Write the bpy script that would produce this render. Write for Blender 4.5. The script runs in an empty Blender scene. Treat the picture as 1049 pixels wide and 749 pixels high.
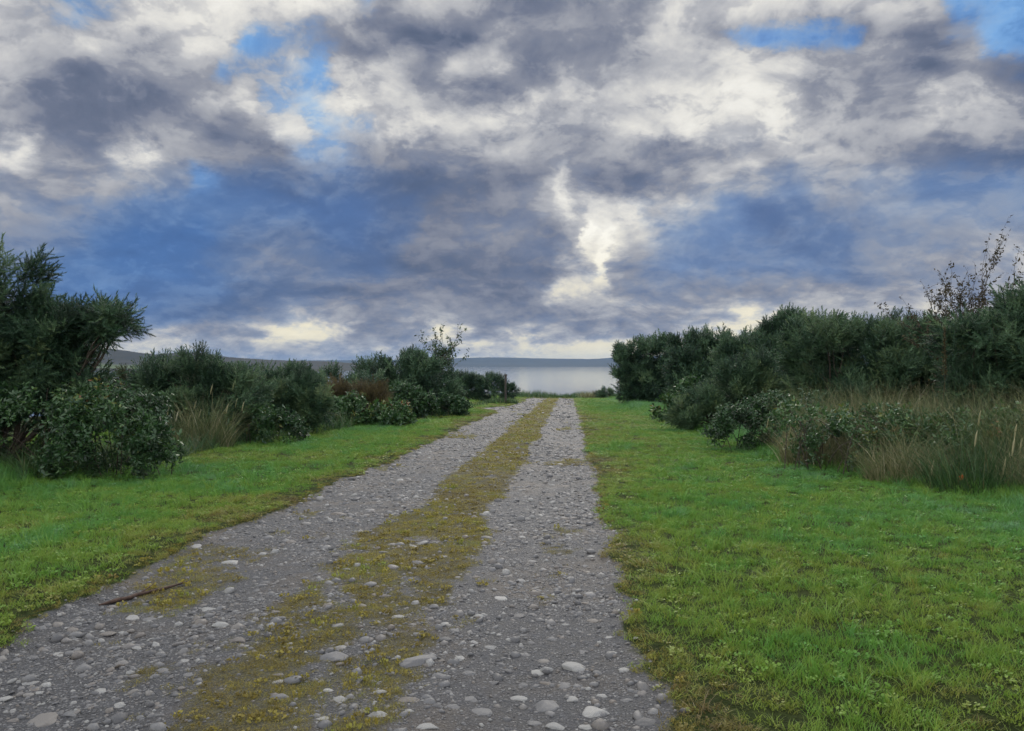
import bpy, math, random
import numpy as np

# ------------------------------------------------------------------ camera, world, sun, exposure
scene = bpy.context.scene
COL = scene.collection
YAW = math.radians(4.3)          # the camera looks a little to the left of the track, which runs along +Y
EYE = 1.6
F = 780.0 / 1049.0               # focal length in picture widths
SUN_AZ, SUN_EL = math.radians(2.3), math.radians(30.0)

cam_data = bpy.data.cameras.new("camera")
cam_data.sensor_width = 36.0
cam_data.lens = 36.0 * F
cam_data.clip_start = 0.05
cam_data.clip_end = 60000.0
cam = bpy.data.objects.new("camera", cam_data)
cam.location = (0.0, 0.0, EYE)
cam.rotation_euler = (math.radians(90.0), 0.0, YAW)
COL.objects.link(cam)
scene.camera = cam

scene.view_settings.view_transform = 'Standard'
scene.view_settings.look = 'None'
scene.view_settings.exposure = 0.0
scene.view_settings.gamma = 1.0
scene.view_settings.use_curve_mapping = False
scene.render.engine = 'CYCLES'
scene.cycles.max_bounces = 6
scene.cycles.diffuse_bounces = 2
scene.cycles.glossy_bounces = 2
scene.cycles.transmission_bounces = 3
scene.cycles.transparent_max_bounces = 6
scene.cycles.volume_bounces = 0
scene.cycles.sample_clamp_indirect = 4.0
scene.cycles.use_denoising = True

SKY_GAIN = 3.3                   # brightens the unseen sky overhead and behind the camera, added to light the ground

sun_data = bpy.data.lights.new("sun", 'SUN')
sun_data.energy = 1.5
sun_data.angle = math.radians(30.0)
sun_data.color = (1.0, 0.93, 0.82)
sun = bpy.data.objects.new("sun", sun_data)
sun.rotation_euler = (math.radians(90.0) - SUN_EL, 0.0, math.radians(180.0) - SUN_AZ)
COL.objects.link(sun)


class G:
    """tiny helper that writes shader maths as expressions"""
    def __init__(self, nt):
        self.nt = nt

    def node(self, kind, **kw):
        n = self.nt.nodes.new(kind)
        for k, v in kw.items():
            setattr(n, k, v)
        return n

    def plug(self, sock, v):
        if isinstance(v, bpy.types.NodeSocket):
            self.nt.links.new(v, sock)
        elif v is not None:
            sock.default_value = v

    def m(self, op, a, b=None, c=None, clamp=False):
        n = self.node('ShaderNodeMath', operation=op, use_clamp=clamp)
        self.plug(n.inputs[0], a)
        if b is not None:
            self.plug(n.inputs[1], b)
        if c is not None:
            self.plug(n.inputs[2], c)
        return n.outputs[0]

    def add(self, a, b): return self.m('ADD', a, b)
    def sub(self, a, b): return self.m('SUBTRACT', a, b)
    def mul(self, a, b): return self.m('MULTIPLY', a, b)
    def div(self, a, b): return self.m('DIVIDE', a, b)
    def mad(self, a, b, c): return self.m('MULTIPLY_ADD', a, b, c)

    def step(self, v, lo, hi, a=0.0, b=1.0):
        n = self.node('ShaderNodeMapRange', interpolation_type='SMOOTHSTEP')
        self.plug(n.inputs[0], v)
        for i, q in zip((1, 2, 3, 4), (lo, hi, a, b)):
            self.plug(n.inputs[i], q)
        return n.outputs[0]

    def vec(self, x, y, z=0.0):
        n = self.node('ShaderNodeCombineXYZ')
        for i, q in enumerate((x, y, z)):
            self.plug(n.inputs[i], q)
        return n.outputs[0]

    def sep(self, v):
        n = self.node('ShaderNodeSeparateXYZ')
        self.plug(n.inputs[0], v)
        return n.outputs

    def noise(self, v, scale=1.0, detail=4.0, rough=0.55, distort=0.0, color=False, lac=2.0):
        n = self.node('ShaderNodeTexNoise', noise_dimensions='3D')
        self.plug(n.inputs['Vector'], v)
        n.inputs['Scale'].default_value = scale
        n.inputs['Detail'].default_value = detail
        n.inputs['Roughness'].default_value = rough
        n.inputs['Lacunarity'].default_value = lac
        n.inputs['Distortion'].default_value = distort
        return n.outputs['Color' if color else 'Fac']

    def mixc(self, f, a, b):
        n = self.node('ShaderNodeMix', data_type='RGBA')
        self.plug(n.inputs[0], f)
        for s, v in ((n.inputs[6], a), (n.inputs[7], b)):
            if isinstance(v, tuple) and len(v) == 3:
                v = v + (1.0,)
            self.plug(s, v)
        return n.outputs[2]

    def mixf(self, f, a, b):
        n = self.node('ShaderNodeMix', data_type='FLOAT')
        self.plug(n.inputs[0], f)
        self.plug(n.inputs[2], a)
        self.plug(n.inputs[3], b)
        return n.outputs[0]

    def ramp(self, f, stops, interp='LINEAR'):
        n = self.node('ShaderNodeValToRGB')
        cr = n.color_ramp
        cr.interpolation = interp
        while len(cr.elements) < len(stops):
            cr.elements.new(0.5)
        for e, (p, c) in zip(cr.elements, stops):
            e.position = p
        for e, (p, c) in zip(cr.elements, stops):
            e.color = tuple(c) + (1.0,) if len(c) == 3 else c
        self.plug(n.inputs[0], f)
        return n.outputs[0]


def lin(*rgb):
    return tuple((v / 255.0 / 12.92) if v / 255.0 <= 0.04045 else ((v / 255.0 + 0.055) / 1.055) ** 2.4 for v in rgb)


# How the cloud deck changes along the horizon: for each height above the sea (first number, pixels of slope)
# cover brightness and clearness at each bearing.
SKY_ROWS = [
    (0, [(0,182,0.1),(40,165,0.3),(75,160,0.6),(105,150,0.5),(150,210,0),(230,220,0),(300,213,0.09),(345,206,0.26),(372,150,0.59),(395,150,0.09),(430,188,0),(470,165,0),(520,130,0),(580,155,0),(640,150,0),(690,195,0),(740,206,0),(800,199,0),(880,191,0),(945,185,0),(975,139,0.9),(1049,153,1)]),
    (38, [(0,180,0.1),(60,175,0.1),(100,192,0),(150,165,0.1),(200,202,0),(235,206,0),(258,160,0.77),(300,165,0.51),(350,160,0.17),(380,130,0),(420,112,0),(480,108,0),(525,150,0),(570,165,0),(620,150,0),(680,188,0),(720,175,0),(755,140,0.8),(810,125,0.9),(870,120,0.8),(905,158,0.1),(950,120,0.1),(985,130,0.6),(1012,153,1),(1049,148,0.9)]),
    (68, [(0,170,0),(50,150,0),(85,130,0),(150,150,0),(210,165,0.09),(235,160,0.59),(280,170,0.42),(300,192,0.34),(335,170,0.68),(362,180,0),(400,180,0),(440,125,0),(480,180,0),(515,185,0),(545,130,0),(600,165,0),(660,150,0),(710,165,0),(760,213,0),(810,199,0),(850,162,0),(910,139,0),(955,111,0),(990,172,0),(1035,130,0.2),(1049,120,0.2)]),
    (100, [(0,165,0),(50,128,0),(90,122,0),(150,122,0),(190,145,0),(240,180,0),(265,199,0),(280,165,0.51),(320,175,0.77),(345,188,0.42),(362,213,0),(395,192,0),(430,188,0),(470,140,0),(505,120,0),(550,188,0),(590,199,0),(640,188,0),(700,209,0),(750,227,0),(800,220,0),(850,174,0),(900,144,0),(940,139,0),(965,185,0),(1000,172,0),(1049,148,0)]),
    (128, [(0,165,0),(50,125,0),(100,122,0),(140,140,0),(190,150,0),(230,125,0),(270,130,0),(290,199,0.26),(315,202,0.26),(330,180,0.77),(365,170,0.51),(400,199,0),(430,213,0),(470,199,0),(520,195,0),(560,160,0.1),(600,170,0),(650,192,0),(690,213,0),(740,216,0),(790,220,0),(840,181,0),(880,162,0),(930,162,0),(965,174,0),(1049,139,0.1)]),
    (152, [(0,200,0),(20,210,0),(50,150,0),(100,130,0),(125,190,0),(142,205,0),(165,155,0),(220,135,0),(280,118,0),(310,165,0.56),(340,165,0.56),(375,145,0.16),(410,140,0),(450,160,0),(520,165,0),(590,150,0),(640,160,0),(680,125,0),(720,145,0),(780,170,0),(840,176,0),(890,167,0),(940,139,0.06),(1000,120,0.28),(1049,113,0.28)]),
    (185, [(0,155,0),(70,150,0),(130,155,0.1),(185,145,0.3),(205,150,0.8),(235,115,0.48),(290,105,0.38),(350,107,0.48),(420,100,0.08),(480,115,0),(550,118,0),(568,150,0),(578,185,0),(590,135,0),(620,112,0),(650,112,0),(690,150,0),(730,185,0.04),(770,185,0.04),(810,145,0.34),(850,160,0.13),(900,150,0.23),(960,125,0.5),(1049,125,0.5)]),
    (212, [(0,148,0.1),(60,140,0.2),(110,122,0.5),(160,112,0.7),(220,112,0.7),(280,103,0.68),(350,95,0.78),(410,93,0.38),(460,115,0),(520,140,0),(530,140,0),(562,165,0),(577,205,0),(592,165,0),(608,190,0),(625,180,0),(652,205,0),(676,190,0),(695,195,0.04),(745,140,0.43),(785,105,0.5),(815,110,0.5),(850,140,0.23),(920,140,0.34),(1000,140,0.34),(1049,135,0.43)]),
    (243, [(0,140,0.2),(75,122,0.4),(115,108,0.8),(150,96,1),(200,96,1),(245,113,0.48),(300,115,0.38),(350,93,0.78),(400,100,0.48),(450,125,0),(510,140,0),(560,125,0),(588,160,0),(599,240,0),(608,205,0),(620,238,0),(634,190,0),(650,165,0),(665,170,0.1),(700,130,0.43),(760,125,0.5),(800,105,0.5),(850,112,0.5),(900,135,0.23),(960,140,0.23),(1049,150,0.13)]),
    (272, [(0,130,0.3),(90,112,0.8),(140,98,1),(190,96,1),(235,120,0.38),(290,127,0.18),(340,120,0.28),(380,100,0.48),(440,113,0),(500,115,0),(550,112,0),(585,155,0),(602,185,0),(617,255,0),(630,165,0),(645,135,0.1),(700,118,0.5),(770,118,0.5),(840,118,0.5),(900,140,0.23),(960,155,0.04),(1010,165,0.04),(1049,175,0.04)]),
    (298, [(0,125,0.4),(100,110,0.9),(160,98,0.9),(210,98,0.8),(260,107,0.38),(310,107,0.28),(360,117,0.08),(420,130,0),(480,125,0),(525,105,0),(550,130,0),(572,200,0),(598,180,0),(616,165,0),(634,135,0),(635,140,0),(680,128,0.2),(740,138,0.07),(800,142,0.07),(870,150,0),(960,160,0),(1049,168,0)]),
    (320, [(0,135,0.4),(120,115,0.7),(180,108,0.6),(235,108,0.4),(275,135,0.1),(310,185,0),(345,165,0),(380,140,0),(430,150,0),(470,135,0),(530,130,0),(590,150,0),(640,160,0),(690,150,0),(720,185,0),(755,205,0),(800,195,0),(850,180,0),(920,165,0),(1049,165,0)]),
    (341, [(0,157,0.1),(130,147,0.2),(175,182,0),(215,157,0),(265,172,0),(300,212,0),(325,238,0),(350,202,0),(378,142,0),(425,167,0),(450,222,0),(475,177,0),(500,137,0),(540,187,0),(560,162,0),(590,132,0),(630,157,0),(680,157,0),(710,187,0),(740,222,0),(770,197,0),(820,177,0),(900,167,0),(1049,162,0)]),
    (358, [(0,176,0),(150,186,0),(230,181,0),(320,186,0),(380,166,0),(440,176,0),(480,175,0),(520,200,0),(560,215,0),(620,244,0),(680,234,0),(740,191,0),(850,181,0),(1049,176,0)]),
    (372, [(0,176,0),(300,181,0),(420,186,0),(500,215,0),(560,220,0),(630,244,0),(700,215,0),(1049,181,0)]),
]

world = bpy.data.worlds.new("World")
scene.world = world
world.use_nodes = True
wt = world.node_tree
wt.nodes.clear()
g = G(wt)
dirv = g.node('ShaderNodeTexCoord').outputs['Generated']
dx, dy, dz = g.sep(dirv)
bearing = g.add(g.m('ARCTAN2', dx, dy), YAW)
hor = g.m('SQRT', g.add(g.mul(dx, dx), g.mul(dy, dy)))
cosb = g.m('MAXIMUM', g.m('COSINE', bearing), 0.5)
slope = g.div(g.div(dz, g.m('MAXIMUM', hor, 0.02)), cosb)
u0 = g.m('TANGENT', g.m('MAXIMUM', g.m('MINIMUM', bearing, 1.2), -1.2))
# the deck as a level sheet far overhead: coordinates crowd together towards the horizon
den = g.add(g.m('MAXIMUM', dz, 0.0), 0.42)
sheet = g.vec(g.div(dx, den), g.div(dy, den), 0.0)
sheet2 = g.vec(g.div(dx, den), g.div(dy, den), 4.7)
w1 = g.sep(g.noise(sheet, 3.2, 4.0, 0.55, color=True))
w2 = g.sep(g.noise(sheet2, 9.0, 8.0, 0.66, color=True))
sq = g.step(slope, 0.0, 0.25, 0.3, 1.0)
wu = g.add(g.mul(g.sub(w1[0], 0.5), 0.07), g.mul(g.sub(w2[0], 0.5), 0.085))
wv = g.mul(g.add(g.mul(g.sub(w1[1], 0.5), 0.05), g.mul(g.sub(w2[1], 0.5), 0.06)), sq)
u = g.add(u0, wu)
v = g.add(slope, wv)
t = g.mad(u, 780.0 / 1049.0, 0.5)
rows = []
for py, stops in SKY_ROWS:
    s = [(x / 1049.0, (L / 255.0, B, 0.0)) for x, L, B in stops]
    rows.append(((374.5 - py) / 780.0, g.ramp(t, s, 'EASE')))
cur = rows[0][1]
for (va, ca), (vb, cb) in zip(rows[:-1], rows[1:]):
    cur = g.mixc(g.step(v, va, vb), cur, cb)
Lg, Bg, _ = g.sep(cur)
# the hidden sun lights up the thin cloud round the break
su, sv = g.sub(u0, 0.118), g.mul(g.sub(slope, 0.165), 1.3)
near_sun = g.step(g.m('SQRT', g.add(g.mul(su, su), g.mul(sv, sv))), 0.20, 0.0)
Lg = g.add(Lg, g.mul(near_sun, 0.05))
# unseen sky away from the bank: filled with broken cloud, brightened for ground light
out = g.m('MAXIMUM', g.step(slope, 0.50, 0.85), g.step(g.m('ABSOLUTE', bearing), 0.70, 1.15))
gen = g.noise(sheet2, 0.9, 5.0, 0.55)
Lg = g.mixf(out, Lg, g.step(gen, 0.3, 0.7, 0.55, 0.95))
Bg = g.mixf(out, Bg, g.step(gen, 0.42, 0.34, 0.0, 0.9))
# billows and wisps
f1 = g.sub(g.noise(sheet, 4.8, 9.0, 0.57, 0.4), 0.5)
sun_side = g.vec(g.add(g.div(dx, den), 0.012), g.sub(g.div(dy, den), 0.03), 0.0)
f1b = g.sub(g.noise(sun_side, 4.8, 6.0, 0.57, 0.4), 0.5)
f2 = g.sub(g.noise(sheet2, 17.0, 8.0, 0.6, 0.3), 0.5)
relief = g.sub(f1, f1b)
low = g.step(slope, 0.16, 0.03)
f3 = g.sub(g.noise(g.vec(g.mul(u0, 11.0), g.mul(slope, 30.0), 2.0), 1.0, 7.0, 0.6, 0.5), 0.5)
det = g.add(g.add(g.mul(f1, 0.30), g.mul(f2, 0.34)), g.mul(relief, 0.85))
amp = g.mul(g.step(Lg, 0.36, 0.72, 0.45, 1.0), g.step(slope, 0.0, 0.12, 0.8, 1.0))
edge1 = g.sub(g.step(g.add(f1, g.mul(g.sub(Lg, 0.56), 0.35)), -0.045, 0.045), 0.5)
edge2 = g.sub(g.step(g.add(g.add(f2, g.mul(f1, 0.5)), g.mul(g.sub(Lg, 0.56), 0.25)), -0.05, 0.05), 0.5)
crisp = g.mul(g.add(g.mul(edge1, 0.05), g.mul(edge2, 0.055)), g.mixf(g.step(slope, 0.16, 0.34), 0.5, 1.0))
det = g.mul(det, 0.62)
L = g.add(g.add(Lg, g.add(g.mul(det, amp), crisp)), g.mul(f3, g.mul(low, g.step(Lg, 0.38, 0.7, 0.25, 0.55))))
L = g.mixf(g.step(slope, 0.10, 0.22), L, g.mad(g.sub(L, 0.60), 0.92, 0.60))
soft = g.step(slope, 0.22, 0.34)
tear = g.add(g.mul(g.add(f1, g.mul(f2, 0.8)), -0.9), g.mul(edge2, -0.08))
B_hi = g.step(g.add(Bg, tear), 0.25, 0.95)
B_lo = g.m('ADD', g.mul(Bg, 0.92), g.mul(tear, 0.55), clamp=True)
B = g.mixf(soft, B_lo, B_hi)
cloud = g.ramp(L, [(.20, lin(66, 77, 98)), (.36, lin(88, 100, 124)), (.47, lin(114, 122, 142)), (.60, lin(146, 150, 162)),
                   (.74, lin(187, 188, 192)), (.87, lin(231, 229, 223)), (1.0, lin(255, 253, 245))])
warm = g.mul(g.step(slope, 0.22, 0.02), g.step(L, 0.66, 0.92))
cloud = g.mixc(g.mul(warm, 0.6), cloud, lin(250, 236, 190))
blue = g.ramp(L, [(.25, lin(46, 82, 136)), (.38, lin(60, 106, 168)), (.50, lin(90, 140, 200)), (.63, lin(118, 168, 222)), (.80, lin(164, 200, 232)), (1.0, lin(245, 246, 246))])
nish = g.node('ShaderNodeTexSky', sky_type='NISHITA')
nish.sun_disc = False
nish.sun_elevation = SUN_EL
nish.sun_rotation = SUN_AZ
nish.altitude = 10.0
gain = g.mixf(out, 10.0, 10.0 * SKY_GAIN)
def scale(col, k):
    n = g.node('ShaderNodeVectorMath', operation='SCALE')
    g.plug(n.inputs[0], col)
    g.plug(n.inputs['Scale'], k)
    return n.outputs[0]
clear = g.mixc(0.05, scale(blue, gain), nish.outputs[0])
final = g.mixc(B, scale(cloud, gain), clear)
bg = g.node('ShaderNodeBackground')
bg.inputs['Strength'].default_value = 0.1
g.plug(bg.inputs['Color'], final)
wo = g.node('ShaderNodeOutputWorld')
wt.links.new(bg.outputs[0], wo.inputs['Surface'])
world.cycles.sampling_method = 'MANUAL'
world.cycles.sample_map_resolution = 512

# ------------------------------------------------------------------ helpers
rng = np.random.default_rng(11)
SEA_Z = -6.4


def vnoise(x, y, seed=0):
    x = np.asarray(x, float); y = np.asarray(y, float)
    xi = np.floor(x).astype(np.int64); yi = np.floor(y).astype(np.int64)
    xf = x - xi; yf = y - yi
    def h(a, b):
        n = (a * 374761393 + b * 668265263 + seed * 974634777) & 0xffffffff
        n = ((n ^ (n >> 13)) * 1274126177) & 0xffffffff
        return ((n ^ (n >> 16)) & 0xffff) / 65535.0
    u = xf * xf * (3 - 2 * xf); v = yf * yf * (3 - 2 * yf)
    return (h(xi, yi) * (1 - u) + h(xi + 1, yi) * u) * (1 - v) + (h(xi, yi + 1) * (1 - u) + h(xi + 1, yi + 1) * u) * v


def fbm(x, y, seed=0, octs=4, gain=0.5):
    s = 0.0; a = 1.0; tot = 0.0
    for o in range(octs):
        s = s + a * vnoise(np.asarray(x) * 2 ** o + 17.3 * o, np.asarray(y) * 2 ** o - 9.1 * o, seed + o)
        tot += a; a *= gain
    return s / tot - 0.5


def sstep(a, b, x):
    t = np.clip((np.asarray(x, float) - a) / (b - a), 0, 1)
    return t * t * (3 - 2 * t)


def edge_left(y):
    y = np.asarray(y, float)
    return -3.65 + 0.45 * fbm(y * 0.45, y * 0 + 3.1, 5, 4) + 0.25 * fbm(y * 2.2, y * 0, 8, 3) - 1.3 * np.exp(-((y - 43.0) / 2.2) ** 2)


def edge_right(y):
    y = np.asarray(y, float)
    return 0.47 + 0.28 * fbm(y * 0.5, y * 0 + 7.7, 15, 4) + 0.22 * fbm(y * 2.5, y * 0, 18, 3)


def gravel_mask(x, y):
    """1 on the stony track, 0 on the turf"""
    wob = 0.22 * fbm(x * 3.1, y * 3.1, 21, 3)
    a = sstep(-0.10, 0.12, x - edge_left(y) + wob)
    b = sstep(-0.10, 0.12, edge_right(y) - x + wob)
    return a * b * (1 - sstep(66.0, 73.0, y + 5 * fbm(x * 1.1, y * .4, 23, 3)))


def moss_mask(x, y):
    """mossy strip along the middle of the track, broken up near the camera"""
    c = -1.5 + 0.15 * fbm(y * 0.3, y * 0 + 1.0, 31, 3)
    w = 0.60 + 0.22 * (1 - sstep(5, 12, y))
    s = 1 - sstep(w * 0.55, w * 1.25, np.abs(x - c))
    patch = fbm(x * 1.3, y * 0.9, 41, 5, 0.6)
    near = 1 - sstep(6.0, 17.0, y)
    patch = patch + .35 * fbm(x * 6.0, y * 5.0, 43, 3, .6)
    m = sstep(-0.08 - 0.22 * (1 - near), 0.18 - 0.05 * (1 - near), patch + (s - 0.62) * 0.42 * (1 + 0.7 * (1 - near)))
    m = m * sstep(0.02, 0.35, s)
    rag = sstep(0.13, 0.24, fbm(x * 0.9 + 40, y * 0.5, 47, 5, 0.6)) * 0.75          # stray patches in the ruts
    return np.clip(np.maximum(m, rag * (1 - sstep(2.2, 3.0, np.abs(x + 1.6)))), 0, 1)


def ground_z(x, y):
    x = np.asarray(x, float); y = np.asarray(y, float)
    z = -0.0192 * y
    z = z - 0.0035 * np.maximum(0, y - 72.5) ** 2
    z = z - np.minimum(0.002 * np.maximum(0, -x - 14) ** 2, 9.0)
    z = z + 0.02 * np.minimum(np.maximum(0, x - 7), 40)
    z = z + 0.10 * fbm(x * 0.18, y * 0.18, 51, 3) + 0.05 * fbm(x * 0.9, y * 0.9, 55, 3)
    gm = gravel_mask(x, y)
    rut = np.exp(-((x + 2.85) / 0.50) ** 2) + np.exp(-((x + 0.20) / 0.45) ** 2)
    z = z - gm * (0.045 + 0.04 * rut) + gm * 0.030 * fbm(x * 4.0, y * 4.0, 61, 4, 0.6)
    z = z + (1 - gm) * 0.05 * fbm(x * 2.2, y * 2.2, 66, 4)
    return np.maximum(z, -12.0)


def at(px, d, dz=0.0):
    """the point of the ground that is d metres out along the view and px across it"""
    r = d * (px - 524.5) / 780.0
    x = -math.sin(YAW) * d + math.cos(YAW) * r
    y = math.cos(YAW) * d + math.sin(YAW) * r
    return np.array([x, y, float(ground_z(x, y)) + dz])


def view_d(x, y):
    return -math.sin(YAW) * x + math.cos(YAW) * y


def view_px(x, y):
    return 524.5 + 780 * (math.cos(YAW) * x + math.sin(YAW) * y) / np.maximum(view_d(x, y), 0.1)


def put(me, verts, faces):
    """fill a mesh from arrays; faces is (n,3) or (n,4)"""
    verts = np.asarray(verts, np.float32); faces = np.asarray(faces, np.int32)
    k = faces.shape[1]
    me.vertices.add(len(verts)); me.vertices.foreach_set('co', verts.ravel())
    me.loops.add(faces.size); me.loops.foreach_set('vertex_index', faces.ravel())
    me.polygons.add(len(faces))
    me.polygons.foreach_set('loop_start', np.arange(0, faces.size, k, dtype=np.int32))
    me.update(calc_edges=True)


def make_mesh(name, verts, faces, mat=None, smooth=False, **attrs):
    me = bpy.data.meshes.new(name)
    put(me, verts, faces)
    if smooth:
        me.polygons.foreach_set('use_smooth', np.ones(len(me.polygons), bool))
    for k, v in attrs.items():
        a = me.attributes.new(k, 'FLOAT', 'POINT')
        a.data.foreach_set('value', np.asarray(v, np.float32))
    if mat:
        me.materials.append(mat)
    return me


def link(name, me, parent=None, loc=None):
    o = bpy.data.objects.new(name, me)
    COL.objects.link(o)
    if parent is not None:
        o.parent = parent
    if loc is not None:
        o.location = loc
    return o


def tag(o, label=None, cat=None, group=None, kind=None):
    for k, v in (('label', label), ('category', cat), ('group', group), ('kind', kind)):
        if v:
            o[k] = v
    return o


def root(name, loc, label, cat, group=None):
    o = bpy.data.objects.new(name, None)
    o.empty_display_size = 0.3
    o.location = loc
    COL.objects.link(o)
    return tag(o, label, cat, group)


def new_mat(name):
    m = bpy.data.materials.new(name)
    m.use_nodes = True
    m.node_tree.nodes.clear()
    gg = G(m.node_tree)
    gg.out = gg.node('ShaderNodeOutputMaterial')
    return m, gg


def principled(gg, base, rough=0.6, spec=0.5, normal=None):
    n = gg.node('ShaderNodeBsdfPrincipled')
    gg.plug(n.inputs['Base Color'], base if not (isinstance(base, tuple) and len(base) == 3) else base + (1.0,))
    gg.plug(n.inputs['Roughness'], rough)
    gg.plug(n.inputs['Specular IOR Level'], spec)
    if normal is not None:
        gg.plug(n.inputs['Normal'], normal)
    return n


def bump(gg, height, dist=0.01, strength=1.0, normal=None):
    n = gg.node('ShaderNodeBump')
    n.inputs['Strength'].default_value = strength
    n.inputs['Distance'].default_value = dist
    gg.plug(n.inputs['Height'], height)
    if normal is not None:
        gg.plug(n.inputs['Normal'], normal)
    return n.outputs[0]


def attr(gg, name, kind='GEOMETRY', out='Fac'):
    n = gg.node('ShaderNodeAttribute', attribute_type=kind, attribute_name=name)
    return n.outputs[out]


def leaf_mat(name, stops, rough=0.5, spec=0.4, trans=0.25, instancer=False):
    m, gg = new_mat(name)
    tt = attr(gg, 'tint', 'INSTANCER' if instancer else 'GEOMETRY')
    colr = gg.ramp(tt, stops)
    p = principled(gg, colr, rough, spec)
    if trans > 0:
        tr = gg.node('ShaderNodeBsdfTranslucent')
        gg.plug(tr.inputs['Color'], colr)
        mx = gg.node('ShaderNodeMixShader')
        mx.inputs[0].default_value = trans
        m.node_tree.links.new(p.outputs[0], mx.inputs[1])
        m.node_tree.links.new(tr.outputs[0], mx.inputs[2])
        m.node_tree.links.new(mx.outputs[0], gg.out.inputs['Surface'])
    else:
        m.node_tree.links.new(p.outputs[0], gg.out.inputs['Surface'])
    return m


# ------------------------------------------------------------------ ground and track
def earth_material():
    m, gg = new_mat("earth")
    pos = gg.node('ShaderNodeNewGeometry').outputs['Position']
    grav = attr(gg, 'gravel'); moss = attr(gg, 'moss')
    n1 = gg.noise(pos, 9.0, 8.0, 0.65)
    n2 = gg.noise(pos, 60.0, 5.0, 0.65)
    n3 = gg.noise(pos, 1.1, 5.0, 0.6)
    vo = gg.node('ShaderNodeTexVoronoi', feature='F1')
    vo.inputs['Scale'].default_value = 55.0
    gg.plug(vo.inputs['Vector'], pos)
    vr = gg.sep(vo.outputs['Color'])[0]
    vd = vo.outputs['Distance']
    peb = gg.mul(gg.step(vd, 0.55, 0.30), gg.step(vr, 0.35, 0.6))
    mud = gg.ramp(gg.add(gg.mul(n1, 0.6), gg.mul(n2, 0.45)), [(.36, (.014, .014, .016)), (.52, (.040, .041, .045)), (.70, (.098, .10, .107))])
    peblc = gg.ramp(vr, [(.4, (.05, .051, .055)), (.8, (.14, .142, .15)), (1.0, (.26, .26, .26))])
    gcol = gg.mixc(gg.mul(peb, 0.75), mud, peblc)
    brown = gg.mixc(gg.mul(gg.step(n3, 0.45, 0.7), 0.55), gcol, (.105, .082, .058))
    soil = gg.ramp(n1, [(.3, (.016, .020, .007)), (.5, (.028, .040, .010)), (.7, (.045, .056, .016))])
    mosscol = gg.ramp(n2, [(.3, (.030, .028, .010)), (.55, (.080, .072, .018)), (.75, (.14, .125, .03))])
    gm = gg.step(gg.add(grav, gg.mul(gg.sub(n1, 0.5), 0.7)), 0.35, 0.65)
    mm = gg.step(gg.add(moss, gg.mul(gg.sub(gg.add(n1, n2), 1.0), 1.3)), 0.2, 0.95)
    c = gg.mixc(gm, soil, gg.mixc(gg.mul(mm, 0.6), brown, mosscol))
    hgt = gg.add(gg.mul(peb, 0.9), gg.add(gg.mul(n2, 1.3), gg.mul(n1, 1.8)))
    nor = bump(gg, hgt, 0.022, 1.0)
    rough = gg.mixf(gg.mul(gm, gg.sub(1.0, mm)), 0.85, gg.step(n1, 0.3, 0.7, 0.45, 0.75))
    p = principled(gg, c, rough, gg.mixf(gm, 0.05, 0.32), nor)
    m.node_tree.links.new(p.outputs[0], gg.out.inputs['Surface'])
    return m


def spaced(*segs):
    """(start, end, first step, last step) pieces joined into one rising list"""
    out_ = []
    for a, b, s0, s1 in segs:
        p = a
        while p < b - 1e-6:
            out_.append(p)
            f_ = (p - a) / (b - a)
            p += s0 + (s1 - s0) * f_
    out_.append(segs[-1][1])
    return np.array(out_)


EARTH = earth_material()
gx = spaced((-420, -60, 40, 12), (-60, -12, 6, 1.0), (-12, -4.6, .5, .09), (-4.6, 1.4, .034, .034), (1.4, 8, .06, .3), (8, 30, .6, 3), (30, 420, 6, 40))
gy = spaced((-320, -20, 40, 6), (-20, 2.0, 2.5, .06), (2.0, 7, .022, .04), (7, 16, .04, .09), (16, 40, .10, .3), (40, 76, .3, .6), (76, 130, 1.0, 4.0))
GX, GY = np.meshgrid(gx, gy)
GZ = ground_z(GX, GY)
gverts = np.stack([GX, GY, GZ], -1).reshape(-1, 3)
nx, ny = len(gx), len(gy)
idx = np.arange(nx * ny).reshape(ny, nx)
quads = np.stack([idx[:-1, :-1], idx[:-1, 1:], idx[1:, 1:], idx[1:, :-1]], -1).reshape(-1, 4)
GM = gravel_mask(GX, GY).ravel()
MM = moss_mask(GX, GY).ravel()
on_track = GM[quads].mean(1) > 0.5


def submesh(name, sel):
    q = quads[sel]
    used = np.unique(q)
    remap = np.zeros(nx * ny, np.int64); remap[used] = np.arange(len(used))
    return make_mesh(name, gverts[used], remap[q], EARTH, True, gravel=GM[used], moss=MM[used])


ground = tag(link("ground", submesh("ground", ~on_track)), kind='structure')
track = tag(link("track", submesh("track", on_track)), kind='structure')

# ------------------------------------------------------------------ sea
def sea_material():
    m, gg = new_mat("sea_water")
    pos = gg.node('ShaderNodeNewGeometry').outputs['Position']
    mp = gg.node('ShaderNodeMapping')
    mp.inputs['Scale'].default_value = (0.5, 1.0, 1.0)
    gg.plug(mp.inputs['Vector'], pos)
    w = gg.noise(mp.outputs[0], 0.55, 4.0, 0.6)
    nor = bump(gg, w, 0.016, 1.0)
    p = principled(gg, (.015, .03, .04), 0.06, 0.5, nor)
    m.node_tree.links.new(p.outputs[0], gg.out.inputs['Surface'])
    return m


S = 11500.0
sea = tag(link("sea", make_mesh("sea", [(-S, -S, SEA_Z), (S, -S, SEA_Z), (S, S, SEA_Z), (-S, S, SEA_Z)], [(0, 1, 2, 3)], sea_material())), kind='structure')

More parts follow.
